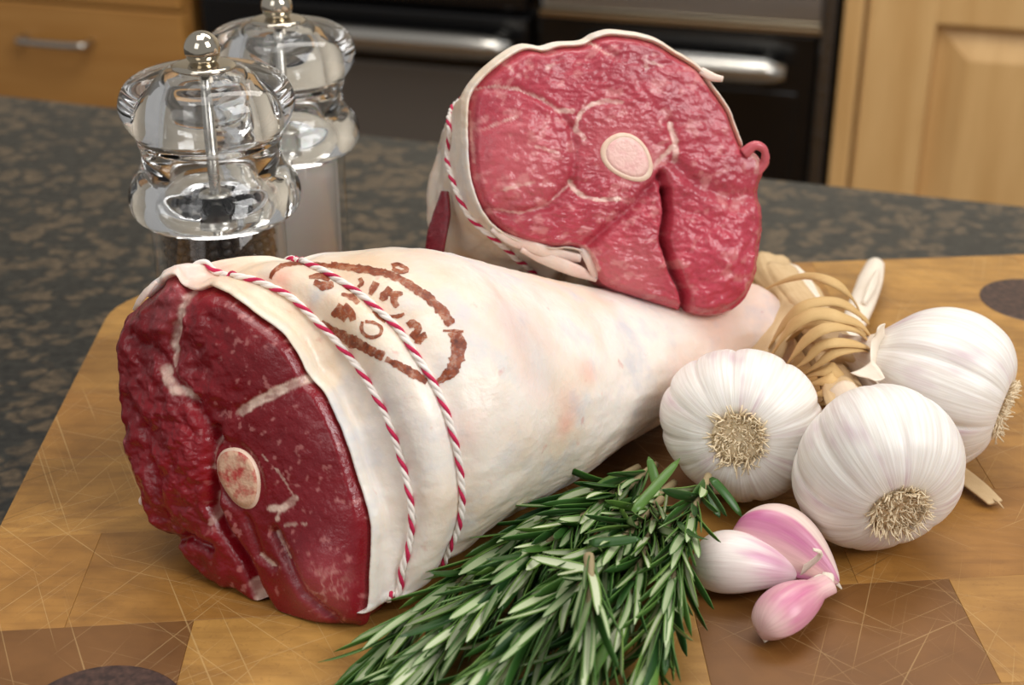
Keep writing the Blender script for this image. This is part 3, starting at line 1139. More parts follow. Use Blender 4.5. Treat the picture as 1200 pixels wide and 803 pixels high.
# bones
def bone(root, cpx, a, b, ang, P0, n, mat_m, lift, mscale=.78):
    pts = []
    for k_ in range(40):
        t_ = 2 * math.pi * k_ / 40
        x, y = a * math.cos(t_), b * math.sin(t_)
        wob = 1 + .05 * math.sin(3 * t_ + 1)
        pts.append(on_plane(cpx[0] + wob * (x * math.cos(ang) - y * math.sin(ang)), cpx[1] + wob * (x * math.sin(ang) + y * math.cos(ang)), P0, n))
    pts = np.array(pts); cen = pts.mean(0)
    rings = []
    for s, d in ((1.03, -.012), (1.0, lift - .0010), (.97, lift - .0003), (.9, lift), (mscale, lift + .0001), (mscale * .98, lift - .0001), (mscale * .9, lift - .002)):
        rings.append(cen + (pts - cen) * s + n * d)
    V = np.concatenate(rings)
    o = wmesh('bone', V, grid_faces(7, 40), BONE, root)
    rings = [cen + (pts - cen) * (mscale * s) + n * d for s, d in ((1.0, lift - .002), (1.0, lift + .0001), (.8, lift + .0002), (.5, lift + .0003), (.1, lift + .0003))]
    V = np.concatenate(rings)
    wmesh('marrow', V, grid_faces(5, 40) + [tuple(range(160, 200))], mat_m, o)
    for q in (o, o.children[0]):
        bm = bmesh.new(); bm.from_mesh(q.data); bmesh.ops.recalc_face_normals(bm, faces=bm.faces[:]); bm.to_mesh(q.data); bm.free()
    return o


bone(legA, (289, 556), 38, 23, math.radians(68), P0A, nA, MARROW_A, .0042, .90)

# stamp
SV, SF = [], []
strokes = [
    ([(317, 327), (322, 317), (337, 310), (365, 309), (388, 312)], [3, 5, 4, 3, 4]),
    ([(388, 311), (413, 314), (439, 318), (464, 325), (484, 337), (504, 351), (518, 365), (529, 381)], [7, 6, 7, 8, 7, 8, 9, 10]),
    ([(519, 388), (532, 388), (543, 389)], [2, 3, 2]),
    ([(534, 389), (537, 405), (535, 421), (528, 436), (512, 449)], [12, 13, 13, 10, 5]),
    ([(377, 377), (390, 387), (402, 394), (427, 407), (450, 418)], [5, 9, 11, 10, 8]),
    ([(452, 421), (470, 430), (486, 439), (500, 448)], [5, 7, 8, 6]),
    ([(368, 331), (380, 335), (391, 334)], [5, 9, 6]), ([(362, 325), (374, 324), (386, 329)], [3, 6, 3]),
    ([(459, 312), (466, 310), (475, 314), (477, 318), (468, 319), (460, 315)], [4, 4, 3, 3, 4, 4]),
    ([(422, 326), (424, 332), (420, 337)], [4, 5, 3]), ([(441, 331), (438, 338), (434, 346)], [7, 7, 5]),
    ([(458, 338), (452, 345), (446, 352)], [6, 7, 5]), ([(472, 344), (460, 345), (456, 342)], [3, 6, 5]), ([(462, 344), (462, 354), (466, 360)], [6, 8, 5]),
    ([(400, 345), (411, 348), (420, 356)], [3, 6, 4]), ([(404, 337), (414, 341)], [2, 4]),
    ([(400, 357), (394, 366), (390, 371)], [5, 8, 4]), ([(402, 360), (410, 366), (414, 376)], [8, 10, 6]), ([(397, 368), (406, 374)], [8, 8]),
    ([(425, 377), (424, 387), (432, 395), (443, 394), (447, 386), (440, 379), (428, 377)], [3, 4, 4, 3, 3, 3, 3]),
    ([(438, 364), (446, 372), (452, 377)], [4, 6, 4]), ([(456, 371), (466, 371), (474, 368)], [3, 4, 2]),
    ([(478, 382), (484, 379), (490, 386), (486, 392)], [6, 8, 8, 6]), ([(482, 390), (490, 396), (500, 393)], [5, 9, 6]), ([(486, 400), (494, 402)], [4, 4]),
]
for pl, ws in strokes:
    v_, f_ = stroke(bvA, pl, ws)
    SF += [tuple(i + len(SV) for i in f) for f in f_]; SV += v_
st = wmesh('ink_stamp', SV, SF, INK, legA)
st['label'] = 'brown oval inspection stamp with blurred letters'

# small loose fat flap at the top of the cut
def strip(name, root, pts, widths, mat, normal, thick=.0015, m=5, curl=0.0, uvs=True):
    """thin curved sheet following a path in space"""
    n = max(8, len(pts) * 6)
    P = catmull(pts, n)
    T = np.gradient(P, axis=0); T /= np.linalg.norm(T, axis=1)[:, None]
    wv = np.interp(np.linspace(0, 1, n), np.linspace(0, 1, len(widths)), widths)
    nb = np.asarray(normal, float)
    V = []; UVs = []
    for side in (1, -1):
        for i in range(n):
            nn = nb[i] if nb.ndim == 2 else nb
            nn = nn - T[i] * (nn @ T[i]); nn = nn / np.linalg.norm(nn)
            s = np.cross(T[i], nn)
            for j in range(m):
                x = j / (m - 1) * 2 - 1
                V.append(P[i] + s * x * wv[i] * .5 + nn * (side * thick * .5 * (1 - .5 * x * x) + curl * x * x * wv[i])); UVs.append((i / n * 2, x * .5 + .5))
    N0 = n * m
    Fc = [tuple(f) for f in grid_faces(n, m, False)] + [tuple(i + N0 for i in f[::-1]) for f in grid_faces(n, m, False)]
    for i in range(n - 1):
        for j in (0, m - 1):
            a, b = i * m + j, (i + 1) * m + j
            f = (a, b, b + N0, a + N0); Fc.append(f if j == 0 else f[::-1])
    for i in (0, n - 1):
        for j in range(m - 1):
            a, b = i * m + j, i * m + j + 1
            f = (a, a + N0, b + N0, b); Fc.append(f if i == 0 else f[::-1])
    o = wmesh(name, V, Fc, mat, root, uv=np.array(UVs), col=np.ones((len(V), 3)) if name == 'fat_flap' else None)
    bm = bmesh.new(); bm.from_mesh(o.data); bmesh.ops.recalc_face_normals(bm, faces=bm.faces[:]); bm.to_mesh(o.data); bm.free()
    return o


def fpt(u, v, lift): return on_plane(u, v, P0A, nA) + nA * lift
FATM = m_skin('fat_trim', (238, 218, 202), (226, 180, 168), (216, 206, 200))
strip('fat_flap', legA, [fpt(160, 362, .001), fpt(168, 354, .0025), fpt(178, 341, .0025), fpt(186, 330, .001)], [.001, .0022, .0024, .001], FATM, unit(nA + np.array([-.3, 0, .3])), .0012)

# ---------------- rear leg
legB = tag(empty('lamb_leg', (.03, .56, 0)), 'rear lamb leg propped on the front one, pink round cut end facing forward', 'meat')
cB = [(552, 116), (567, 92), (594, 69), (617, 57), (639, 59), (657, 54), (684, 52), (700, 44), (722, 40), (765, 47), (792, 62), (819, 79), (834, 98), (854, 127), (866, 158), (876, 176), (891, 180), (898, 200),
      (893, 220), (896, 245), (897, 271), (893, 298), (884, 336), (864, 362), (832, 369), (805, 364), (783, 358), (747, 347), (716, 336), (701, 322), (688, 296), (668, 289), (650, 290), (617, 284), (590, 271), (572, 253), (560, 231), (552, 199), (550, 155)]
nB = unit([.20, -.90, .36]); P0B = np.array([.078, .506, .0465])
P0B = atz(830, 369, .047)


def hB(u, v, r):
    h = 0.0035 * (1 - r ** 3)
    h = h + .0022 * np.exp(-(((u - 606) / 44) ** 2 + ((v - 190) / 50) ** 2) ** 2)
    h = h + .003 * np.exp(-(((u - 838) / 42) ** 2 + ((v - 300) / 48) ** 2))
    h = h + .002 * np.exp(-(((u - 735) / 36) ** 2 + ((v - 300) / 40) ** 2))
    for pl, dep, wd in (([(778, 224), (780, 250), (775, 280), (783, 307), (801, 343), (806, 362)], .0085, 4.5), ([(772, 205), (778, 226)], .004, 5),
                        ([(668, 213), (640, 242), (600, 252), (572, 245)], .0016, 5), ([(690, 286), (715, 262), (742, 240), (768, 208)], .0030, 6),
                        ([(668, 213), (676, 229), (711, 235)], .001, 4), ([(553, 104), (608, 105), (653, 130), (668, 150)], .0010, 4), ([(668, 150), (672, 185), (668, 213)], .0014, 5),
                        ([(724, 121), (693, 121), (676, 137), (673, 155)], .0006, 4), ([(783, 145), (790, 172), (770, 190)], .0014, 5), ([(693, 48), (720, 66)], .0012, 4),
                        ([(786, 190), (812, 215), (850, 230), (890, 232)], .0022, 8)):
        h = h - dep * np.exp(-(seg_dist(u, v, pl) / wd) ** 2)
    low = smooth01((v - 190) / 60)
    h = h + (fnoise(u / 22, v / 22, 83) - .5) * (.0014 + .002 * low) + (fnoise(u / 9, v / 5, 85) - .5) * (.0010 + .0006 * low)
    h = h - .004 * smooth01((r - .92) / .08) ** 2
    return flat_spot(h, u, v, (732, 185), 34, 25, math.radians(38), .0034)


def cBf(u, v, r):
    n1 = fnoise(u / 28, v / 28, 121)
    c = np.array(lin(172, 60, 74))[None, None, :] * (0.8 + .45 * n1[..., None]) * np.ones(u.shape + (3,))
    def blend(c, m, rgb): return c * (1 - m[..., None]) + np.array(lin(*rgb)) * m[..., None]
    c = blend(c, .55 * np.exp(-(((u - 606) / 46) ** 2 + ((v - 190) / 56) ** 2) ** 2), (204, 106, 112))
    c = blend(c, .5 * np.exp(-(((u - 720) / 46) ** 2 + ((v - 165) / 46) ** 2) ** 2), (200, 100, 106))
    c = blend(c, .4 * np.exp(-(((u - 735) / 40) ** 2 + ((v - 320) / 40) ** 2) ** 2), (214, 120, 124))
    c = blend(c, .45 * np.exp(-(((u - 845) / 50) ** 2 + ((v - 310) / 60) ** 2) ** 2), (196, 62, 84))
    mar = smooth01((fnoise(u / 12 + v / 30, v / 11 - u / 60, 131, 5) - .60) / .12) * .38
    c = blend(c, mar, (226, 160, 156))
    wob = (fnoise(u / 5, v / 5, 151) - .5) * 2.4
    fat = (240, 206, 192)
    for pl, wd, st_ in (([(555, 104), (580, 101), (608, 105), (635, 118), (655, 131)], 1.5, .7), ([(650, 130), (668, 131)], 3, .7), ([(726, 121), (708, 119), (693, 122), (680, 131), (674, 142), (674, 155), (682, 162)], 2.4, .85),
                       ([(783, 146), (787, 160), (790, 173), (789, 188)], 3.2, .75), ([(787, 172), (770, 188), (762, 196)], 3.0, .8), ([(668, 213), (671, 224), (682, 231), (700, 235), (722, 233)], 2.6, .85),
                       ([(693, 48), (705, 60), (712, 64)], 1.8, .7), ([(640, 80), (648, 76)], 2, .5), ([(752, 70), (775, 78)], 1.6, .5), ([(756, 66), (756, 80)], 1.5, .4),
                       ([(580, 245), (610, 250), (640, 240), (664, 218)], 1.3, .4), ([(567, 152), (590, 142), (604, 137)], 1.6, .5), ([(590, 222), (622, 214)], 1.8, .5), ([(625, 172), (652, 180)], 2.0, .4),
                       ([(686, 290), (694, 300), (700, 316)], 3.0, .7), ([(556, 190), (552, 130)], 1.5, .4), ([(878, 178), (890, 186), (886, 200)], 4, .5), ([(600, 84), (592, 74)], 1.6, .4)):
        d = seg_dist(u, v, pl) + wob * 1.6
        c = blend(c, st_ * (.45 + .55 * smooth01((fnoise(u / 8, v / 8, 57) - .3) / .3)) * (1 - smooth01((d - wd * .6) / (wd * .8))), fat)
    return np.clip(c, 0, 1)


def rimB(C):
    u, v = C[:, 0], C[:, 1]
    m = ~((v > 175) & (u > 690))
    r = m.astype(float)
    for _ in range(6): r = (np.roll(r, 1) + r * 2 + np.roll(r, -1)) / 4
    return r


faceB, CB, edgeB, cenB, rimwB = build_face(legB, 'cut_face', cB, (725, 200), P0B, nB, hB, cBf, rimB, MEAT_B, .018)
print('face B centre', cenB, 'face A centre', cenA, 'A z range', edgeA[:, 2].min(), edgeA[:, 2].max())
axB = unit([-.20, .76, -.50]); UB = unit(np.cross(axB, [0, 0, 1])); VB = np.cross(UB, axB)
oB = edgeB - cenB
phB = np.unwrap(np.arctan2(oB @ VB, oB @ UB))
rc_ = rimwB[:, None]
r0 = cenB + oB * (.985 * rc_ + .99 * (1 - rc_)) - nB * (.004 * rc_ + .020 * (1 - rc_))
r1 = cenB + oB * (1.004 * rc_ + 1.02 * (1 - rc_)) + nB * (.0022 * rc_ - .018 * (1 - rc_))
r2 = cenB + oB * (1.028 * rc_ + 1.03 * (1 - rc_)) + nB * (.0006 * rc_ - .022 * (1 - rc_))
r3 = cenB + oB * (1.045 * rc_ + 1.03 * (1 - rc_)) - nB * (.006 * rc_ + .028 * (1 - rc_))
keys = [r0, r1, r2, r3]
stB = [(.035, .064, .056, .35), (.065, .061, .052, .7), (.10, .052, .044, 1), (.145, .040, .036, 1), (.18, .028, .026, 1), (.20, .022, .021, 1), (.206, .012, .012, 1)]
for dd, ru, rv, m_ in stB:
    c_ = cenB + axB * dd
    if m_ == 1: c_[2] = max(c_[2], rv + .001)
    keys.append((r3 - cenB + c_) * (1 - m_) + ell(c_, UB, VB, ru, rv, phB) * m_)
GB = sweep_rings(keys, [4, 4, 4, 12, 12, 12, 12, 10, 6, 4])
Jb, Kb = np.meshgrid(np.arange(GB.shape[0]), np.arange(GB.shape[1]), indexing='ij')
NB_ = grid_normals(GB)
GB = GB + NB_ * ((fnoise(Jb / 7, Kb / 30, 171) - .5) * .005 * smooth01((Jb - 8) / 10))[..., None]
GB[..., 2] = np.maximum(GB[..., 2], .0006)
# keep clear of the leg underneath
tr = bvA
nrB, nkB, _ = GB.shape
tB = np.ones((nrB, nkB, 3))
bvB = grid_bvh(GB)
skinB = wmesh('fat_cover', GB.reshape(-1, 3), grid_faces(nrB, nkB) + [tuple(range((nrB - 1) * nkB, nrB * nkB))], SKIN_B, legB, col=tB.reshape(-1, 3))
bm = bmesh.new(); bm.from_mesh(skinB.data); bmesh.ops.recalc_face_normals(bm, faces=bm.faces[:]); bm.to_mesh(skinB.data); bm.free()
bone(legB, (732, 185), 34, 25, math.radians(38), P0B, nB, MARROW_B, .0041, .80)
TWB = [(530, 155), (527, 170), (526, 186), (533, 213), (544, 240), (556, 258), (581, 279)]
try:
    RB = loop_rows(GB, bvB, TWB, 34)
    P_, Q_ = rows_to_path(GB, grid_normals(GB), RB, .0006)
    twine(legB, P_, Q_)
except Exception as ex:
    print('twine B', ex)


def fpb(u, v, lift): return on_plane(u, v, P0B, nB) + nB * lift
strip('fat_flap', legB, [fpb(824, 82, -.003), fpb(836, 90, -.001), fpb(846, 93, .001)], [.003, .0032, .002], FATM, nB, .002)
V, Fc = tube(catmull([fpb(872, 180, .000), fpb(882, 171, .002), fpb(893, 176, .002), fpb(896, 190, .000), fpb(888, 202, -.002)], 24), np.interp(np.linspace(0, 1, 24), [0, .5, 1], [.0024, .0014, .0022]), 8)
RINGM = MT('gristle_loop', lin(196, 92, 100), .3).m
wmesh('gristle_loop', V, Fc, RINGM, legB)
for pl, ws in (([(578, 268), (600, 281), (630, 291), (658, 299), (684, 303)], [.002, .004, .0045, .005, .003]), ([(612, 292), (640, 303), (668, 314), (690, 322), (703, 328)], [.002, .0042, .005, .0045, .002]),
               ([(684, 292), (692, 303), (698, 316), (702, 326)], [.002, .004, .004, .002])):
    strip('fat_flap', legB, [fpb(u_, v_, -.0035 + .0012 * math.sin(u_)) for u_, v_ in pl], ws, FATM, unit(nB + np.array([0, 0, -.35])), .0024, 9)
LEANP = m_meat('lean_patch', .3, .5)
lp = strip('lean_patch', legB, [fpb(534, 222, -.024), fpb(530, 250, -.0235), fpb(524, 275, -.0235), fpb(521, 300, -.025)], [.003, .0075, .0085, .008], LEANP, unit([-.55, -.8, .1]), .002, 9)
at = lp.data.color_attributes.new('Col', 'FLOAT_COLOR', 'POINT')
for i_, d_ in enumerate(at.data): d_.color = tuple(np.array(lin(118, 24, 36)) * (.8 + .4 * random.random())) + (1,)
ins = sum(1 for p_ in GB.reshape(-1, 3)[::7] if (lambda r_: r_[0] is not None and (Vector(p_) - r_[0]).dot(r_[1]) < 0 and r_[3] < .03)(bvA.find_nearest(Vector(p_))))
print('CHECK rear leg verts on inner side of front leg', ins, len(GB.reshape(-1, 3)[::7]))

#@@PART2
# ================================================================== MILLS
def fix_normals(o):
    bm = bmesh.new(); bm.from_mesh(o.data); bmesh.ops.remove_doubles(bm, verts=bm.verts[:], dist=1e-6)
    bmesh.ops.recalc_face_normals(bm, faces=bm.faces[:]); bm.to_mesh(o.data); bm.free()
    return o


def smooth_profile(P, n):
    return [tuple(p) for p in catmull(P, n)]


def lathe_obj(name, prof, mat, parent, n=72):
    V, Fc, uv = lathe(prof, n)
    return fix_normals(mesh_obj(name, V, Fc, mat, parent, uv=uv))


MILL_Y = .525


def mz(v):
    d = ray(600, v)
    return EYE[2] + MILL_Y * d[2] / d[1]


def mr(hw, v):
    return hw * (MILL_Y * CP + (EYE[2] - mz(v)) * SP) / F_PX


def mp_(hw, v): return (mr(hw, v), mz(v))


def mill(name, loc, scale, label, content):
    root = tag(empty(name, loc), label, 'mill')
    root.scale = (scale,) * 3
    zb = mz(250)                                         # where head meets body
    outer = smooth_profile([mp_(77, 252), mp_(88, 249), mp_(97, 240), mp_(100, 224), mp_(96, 210), mp_(88, 200), mp_(83, 190), mp_(81, 178), mp_(82, 168), mp_(85, 160)], 34)
    outer += smooth_profile([mp_(84, 158), mp_(88, 151), mp_(96, 140), mp_(102, 126), mp_(102, 112), mp_(95, 98), mp_(82, 89), mp_(64, 84), mp_(48, 81), mp_(40, 79)], 34)
    inner = [mp_(7, 80), mp_(7, 96), mp_(14, 100), mp_(42, 104), mp_(52, 112), mp_(56, 130), mp_(60, 150), mp_(52, 156), mp_(52, 200), mp_(56, 214), mp_(66, 224), mp_(68, 252)]
    prof = outer + inner
    lathe_obj('head', prof + [prof[0]], GLASS, root)
    R, Ri = mr(78, 260), mr(68, 260)
    body = [(1e-5, 0.0), (R * .96, 0.0), (R, .002), (R, zb - .0006), (R * .98, zb - .0002), (Ri, zb - .0002), (Ri, .010), (1e-5, .010)]
    lathe_obj('body', body, THIN, root)
    # metal work
    pl = smooth_profile([mp_(1, 72), mp_(18, 73), mp_(34, 75), mp_(38, 78), mp_(37, 80)], 12)
    lathe_obj('top_plate', pl + [(1e-5, mz(80))], KNOB, root)
    zc, rb = mz(58), mr(21.5, 58)
    sph = [(max(1e-5, rb * math.sin(a_)), zc - rb * math.cos(a_)) for a_ in np.linspace(math.pi, .45, 20)]
    sph += [(rb * .55, mz(72)), (rb * .62, mz(74)), (1e-5, mz(74))]
    lathe_obj('knob', sph, KNOB, root, 40)
    lathe_obj('spindle', [(1e-5, .012), (.0022, .012), (.0022, mz(80)), (1e-5, mz(80))], CHROME, root, 16)
    lathe_obj('collar', [(1e-5, mz(240)), (mr(20, 240), mz(240)), (mr(20, 240), mz(233)), (mr(12, 230), mz(231)), (1e-5, mz(231))], CHROME, root, 40)
    return root, zb, Ri


def mx(u, v, Y):
    return (u - 600) * (Y * CP + (EYE[2] - (EYE[2] + Y * ray(600, v)[2] / ray(600, v)[1])) * SP) / F_PX


pm, zb, Ri = mill('pepper_mill', (mx(242, 112, .525), .525, .0002), 1.0, 'clear acrylic pepper mill with steel ball knob, nearer of the two, holding black peppercorns', 'pepper')
sm, _, _ = mill('salt_mill', (mx(327, 45, .606), .606, .0002), .975, 'clear acrylic mill of white salt standing behind the pepper mill', 'salt')
# peppercorns: grains piled in the mill
ico = bmesh.new(); bmesh.ops.create_icosphere(ico, subdivisions=2, radius=1.0)
iv = np.array([v.co[:] for v in ico.verts]); ifc = [tuple(v.index for v in f.verts) for f in ico.faces]; ico.free()
V, Fc = [], []
pr = .0022
pz = .0125
rp = random.Random(5)
while pz < mz(247):
    for ring_r in (Ri - .0026, Ri - .0068, Ri - .011, Ri - .015):
        n_ = int(2 * math.pi * ring_r / (pr * 2.02))
        o_ = rp.random() * 6
        for k_ in range(n_):
            a_ = o_ + 2 * math.pi * k_ / n_
            s_ = pr * rp.uniform(.82, 1.0)
            rad = ring_r - rp.random() * .0006
            c_ = np.array([rad * math.cos(a_), rad * math.sin(a_), pz + rp.uniform(-.0008, .0008)])
            if c_[2] > mz(247) - .002 * rp.random(): continue
            sq = 1 + .16 * np.sin(iv @ np.array([rp.uniform(2, 5), rp.uniform(2, 5), rp.uniform(2, 5)]))
            base = len(V)
            V += list(iv * sq[:, None] * s_ + c_)
            Fc += [tuple(i + base for i in f) for f in ifc]
    pz += pr * 1.75
pc = mesh_obj('peppercorns', np.array(V) + np.array(pm.location), Fc, PEPPER, None)
tag(pc, 'wrinkled black peppercorns filling the front acrylic mill', 'peppercorns', kind='stuff')
so = [(1e-5, .0105), (Ri * .985, .0105)] + [(Ri * .985, z_) for z_ in np.linspace(.012, mz(248), 8)] + [(Ri * .7, mz(246)), (Ri * .4, mz(244)), (1e-5, mz(243))]
V, Fc, uv = lathe(so, 48)
s_o = fix_normals(mesh_obj('salt', V * .975 + np.array(sm.location), Fc, SALT, None))
tag(s_o, 'fine white salt filling the rear acrylic mill', 'salt', kind='stuff')


# ================================================================== GARLIC
FWD = np.array([0, CP, -SP]); UPV = np.array([0, SP, CP]); RGT = np.array([1.0, 0, 0])


def frame_from(z, hint=(0, 0, 1)):
    z = unit(z); x = np.cross(hint, z)
    if np.linalg.norm(x) < 1e-3: x = np.cross([1, 0, 0], z)
    x = unit(x); y = np.cross(z, x)
    return np.stack([x, y, z], 1)


def garlic(label, cpx, R, rootdir, seed, nl, neck, sq=1.0, zc=.026, spin=0.0):
    r_ = np.random.default_rng(seed)
    prof = catmull([(.30, -.70), (.34, -.755), (.44, -.775), (.62, -.72), (.83, -.55), (.96, -.28), (1.0, .0), (.95, .30), (.80, .58), (.56, .82), (.36, 1.0), (.24, 1.2), (.19, 1.45)], 60)
    n = 180
    # uneven lobes
    wds = r_.uniform(.7, 1.35, nl); edges = np.concatenate([[0], np.cumsum(wds)]) / wds.sum() * 2 * np.pi
    amp = r_.uniform(.7, 1.25, nl)
    th = np.arange(n) / n * 2 * np.pi
    li = np.searchsorted(edges, th, side='right') - 1
    x = (th - edges[li]) / (edges[li + 1] - edges[li]) * 2 - 1
    dip = (np.abs(x) ** 6) * .034 * amp[li] + (x ** 2) * .014 * amp[li]
    big = .035 * np.sin(th * 2 + r_.uniform(0, 6)) + .02 * np.sin(th * 3 + r_.uniform(0, 6))
    V = []; UVs = []
    for j, (pr_, pz_) in enumerate(prof):
        env = smooth01((pr_ - .3) / .5) if pz_ < 0 else smooth01((pr_ - .22) / .5)
        rr_ = pr_ * (1 - dip * env + big * env)
        fine = .004 * (vnoise(th * 22, np.full(n, j * .05), seed) - .5) * env
        for k_ in range(n):
            V.append(((rr_[k_] + fine[k_]) * math.cos(th[k_]), (rr_[k_] + fine[k_]) * math.sin(th[k_]), pz_ * sq * (1 + .03 * big[k_] * 10 * (pz_ > 0)))); UVs.append((k_ / n, j / 59))
    V = np.array(V) * R
    Z = -unit(rootdir[0] * RGT + rootdir[1] * UPV - rootdir[2] * FWD)
    M = frame_from(Z)
    cs, sn = math.cos(spin), math.sin(spin)
    M = M @ np.array([[cs, -sn, 0], [sn, cs, 0], [0, 0, 1]])
    c_ = atz(*cpx, zc)
    W = V @ M.T + c_
    c_ = c_ + np.array([0, 0, .0006 - W[:, 2].min()])
    W = V @ M.T + c_
    root = tag(empty('garlic_bulb', (c_[0], c_[1], 0)), label, 'garlic', 'garlic bulbs tied in a bunch')
    Fc = grid_faces(60, n) + [tuple(range(n))[::-1], tuple(range(59 * n, 60 * n))]
    wmesh('bulb', W, Fc, GARLIC, root, uv=np.array(UVs))
    # root plate and tuft
    PV, PF, _ = lathe([(1e-5, -.745 * sq), (.2, -.75 * sq), (.31, -.735 * sq), (.345, -.70 * sq)], 40)
    wmesh('root_plate', (PV * R) @ M.T + c_, PF, ROOT, root)
    TV, TF = [], []
    for i in range(300):
        a_ = r_.uniform(0, 2 * np.pi); q = math.sqrt(r_.uniform(0.01, 1)) * .30
        p0 = np.array([q * math.cos(a_), q * math.sin(a_), -.735 * sq])
        out = np.array([math.cos(a_), math.sin(a_), 0]) * (.25 + q * 1.4)
        L_ = r_.uniform(.06, .15) + (.08 if q > .24 else 0)
        d_ = unit(out + np.array([0, 0, -1.0]) + r_.normal(0, .35, 3))
        d2 = unit(d_ + r_.normal(0, .6, 3) + np.array([0, 0, .2]))
        path = np.array([p0, p0 + d_ * L_ * .5, p0 + d_ * L_ * .6 + d2 * L_ * .4]) * R
        v_, f_ = tube(path, [.013 * R, .012 * R, .007 * R], 4)
        TF += [tuple(k_ + len(TV) for k_ in f) for f in f_]; TV += list(v_)
    tuft = wmesh('root_tuft', np.array(TV) @ M.T + c_, TF, ROOT, root)
    tuft['kind'] = 'stuff'
    # dry stalk running on from the neck
    if neck:
        p0 = c_ + M @ np.array([0, 0, 1.30 * R * sq])
        pts = [c_ + M @ np.array([0, 0, 1.0 * R * sq]), p0] + [atz(u_, v_, z_) for u_, v_, z_, _ in neck]
        rad = [.0075, .0068] + [q_[3] for q_ in neck]
        P_ = catmull(pts, 40)
        rr_ = np.interp(np.linspace(0, 1, 40), np.linspace(0, 1, len(rad)), rad)
        v_, f_ = tube(P_, rr_, 20, flat=.62)
        ang = np.tile(np.arange(20) / 20 * 2 * np.pi, 40); s_ = np.repeat(np.arange(40), 20)
        bumpv = 1 + .10 * np.sin(ang * 5 + s_ * .12) + .06 * np.sin(ang * 9 - s_ * .2)
        cc = np.repeat(P_, 20, 0); v_ = cc + (v_ - cc) * bumpv[:, None]
        v_[:, 2] = np.maximum(v_[:, 2], .0006)
        wmesh('stalk', v_, f_, STALK, root, uv=np.stack([s_ / 40 * 2, ang / 6.28], 1))
    return root, c_, M


g1, c1_, M1_ = garlic('garlic bulb nearest the lamb shank, hairy root end facing forward', (869, 501), .0275, (-.22, -.20, .95), 3, 11,
                [(905, 392, .030, .007), (925, 360, .034, .006), (905, 325, .030, .008), (900, 312, .026, .010)], 1.0, .0262, .4)
g2, c2_, M2_ = garlic('front garlic bulb with roots tipped down toward the board', (1027, 562), .0282, (.14, -.62, .77), 8, 9,
                [(972, 425, .026, .0065), (948, 385, .028, .0065), (930, 350, .024, .007)], .93, .0245)
g3, c3_, M3_ = garlic('garlic bulb on its side at right, roots facing right', (1104, 460), .0285, (.86, -.34, .36), 15, 9,
                [(1000, 420, .028, .0075), (960, 382, .034, .0075), (928, 345, .034, .008), (910, 322, .030, .009)], 1.0, .027)

# husk scraps standing on the bunch
strip('husk_flap', g3, [atz(1044, 470, .030), atz(1036, 440, .036), atz(1030, 415, .042), atz(1028, 395, .047), atz(1031, 382, .052)], [.008, .012, .012, .007, .005], HUSK, unit([.4, -.6, .6]), .0005, 9, .12)
strip('husk_flap', g3, [atz(1010, 432, .040), atz(1022, 440, .040), atz(1031, 446, .041)], [.010, .007, .004], HUSK, unit([0, -.6, .8]), .0005, 7, .1)
strip('husk_flap', g2, [atz(976, 486, .026), atz(988, 478, .032), atz(1002, 474, .036)], [.004, .005, .002], HUSK, unit([0, -.6, .8]), .0005, 7, .1)
# cut stalks sticking up behind the tie
stk = tag(empty('dry_garlic_stalk', tuple(atz(1005, 380, .0)[:2]) + (0,)), 'short pale cut stalk sticking out behind the raffia loops', 'stalk')
strip('stalk_body', stk, [atz(990, 400, .016), atz(1003, 372, .015), atz(1014, 345, .013), atz(1022, 322, .011), atz(1026, 309, .009)], [.008, .010, .011, .011, .008], HUSK, unit([-.2, -.7, .6]), .006, 9, -.1)
strip('torn_edge', stk, [atz(1012, 356, .018), atz(1022, 335, .017), atz(1029, 318, .014)], [.002, .004, .002], HUSK, unit([.3, -.7, .6]), .002, 5, .1)
stk2 = tag(empty('dry_garlic_stalk', tuple(atz(930, 335, .0)[:2]) + (0,)), 'broad papery brown stalk sheath lying behind the raffia loops beside the pink meat', 'stalk')
strip('stalk_body', stk2, [atz(962, 372, .012), atz(945, 350, .018), atz(925, 330, .022), atz(906, 312, .024)], [.012, .018, .018, .010], STALK, unit([.0, -.5, .8]), .003, 9, -.12)
strip('torn_edge', stk2, [atz(960, 352, .026), atz(945, 334, .029), atz(928, 318, .030), atz(912, 308, .028)], [.002, .006, .007, .003], HUSK, unit([.1, -.6, .8]), .0008, 7, .15)
stk3 = tag(empty('dry_garlic_stalk', tuple(atz(1145, 572, .0)[:2]) + (0,)), 'flat yellowish scrap of dry stalk lying beside the front garlic bulb', 'stalk')
strip('stalk_body', stk3, [atz(1110, 545, .004), atz(1130, 560, .003), atz(1150, 576, .0025), atz(1166, 590, .002)], [.008, .008, .0075, .006], STALK, unit([0, 0, 1]), .0012, 9, .06)
strip('torn_fibre', stk3, [atz(1160, 582, .002), atz(1170, 589, .003), atz(1176, 596, .002)], [.0015, .001, .0004], STALK, unit([0, 0, 1]), .0005)

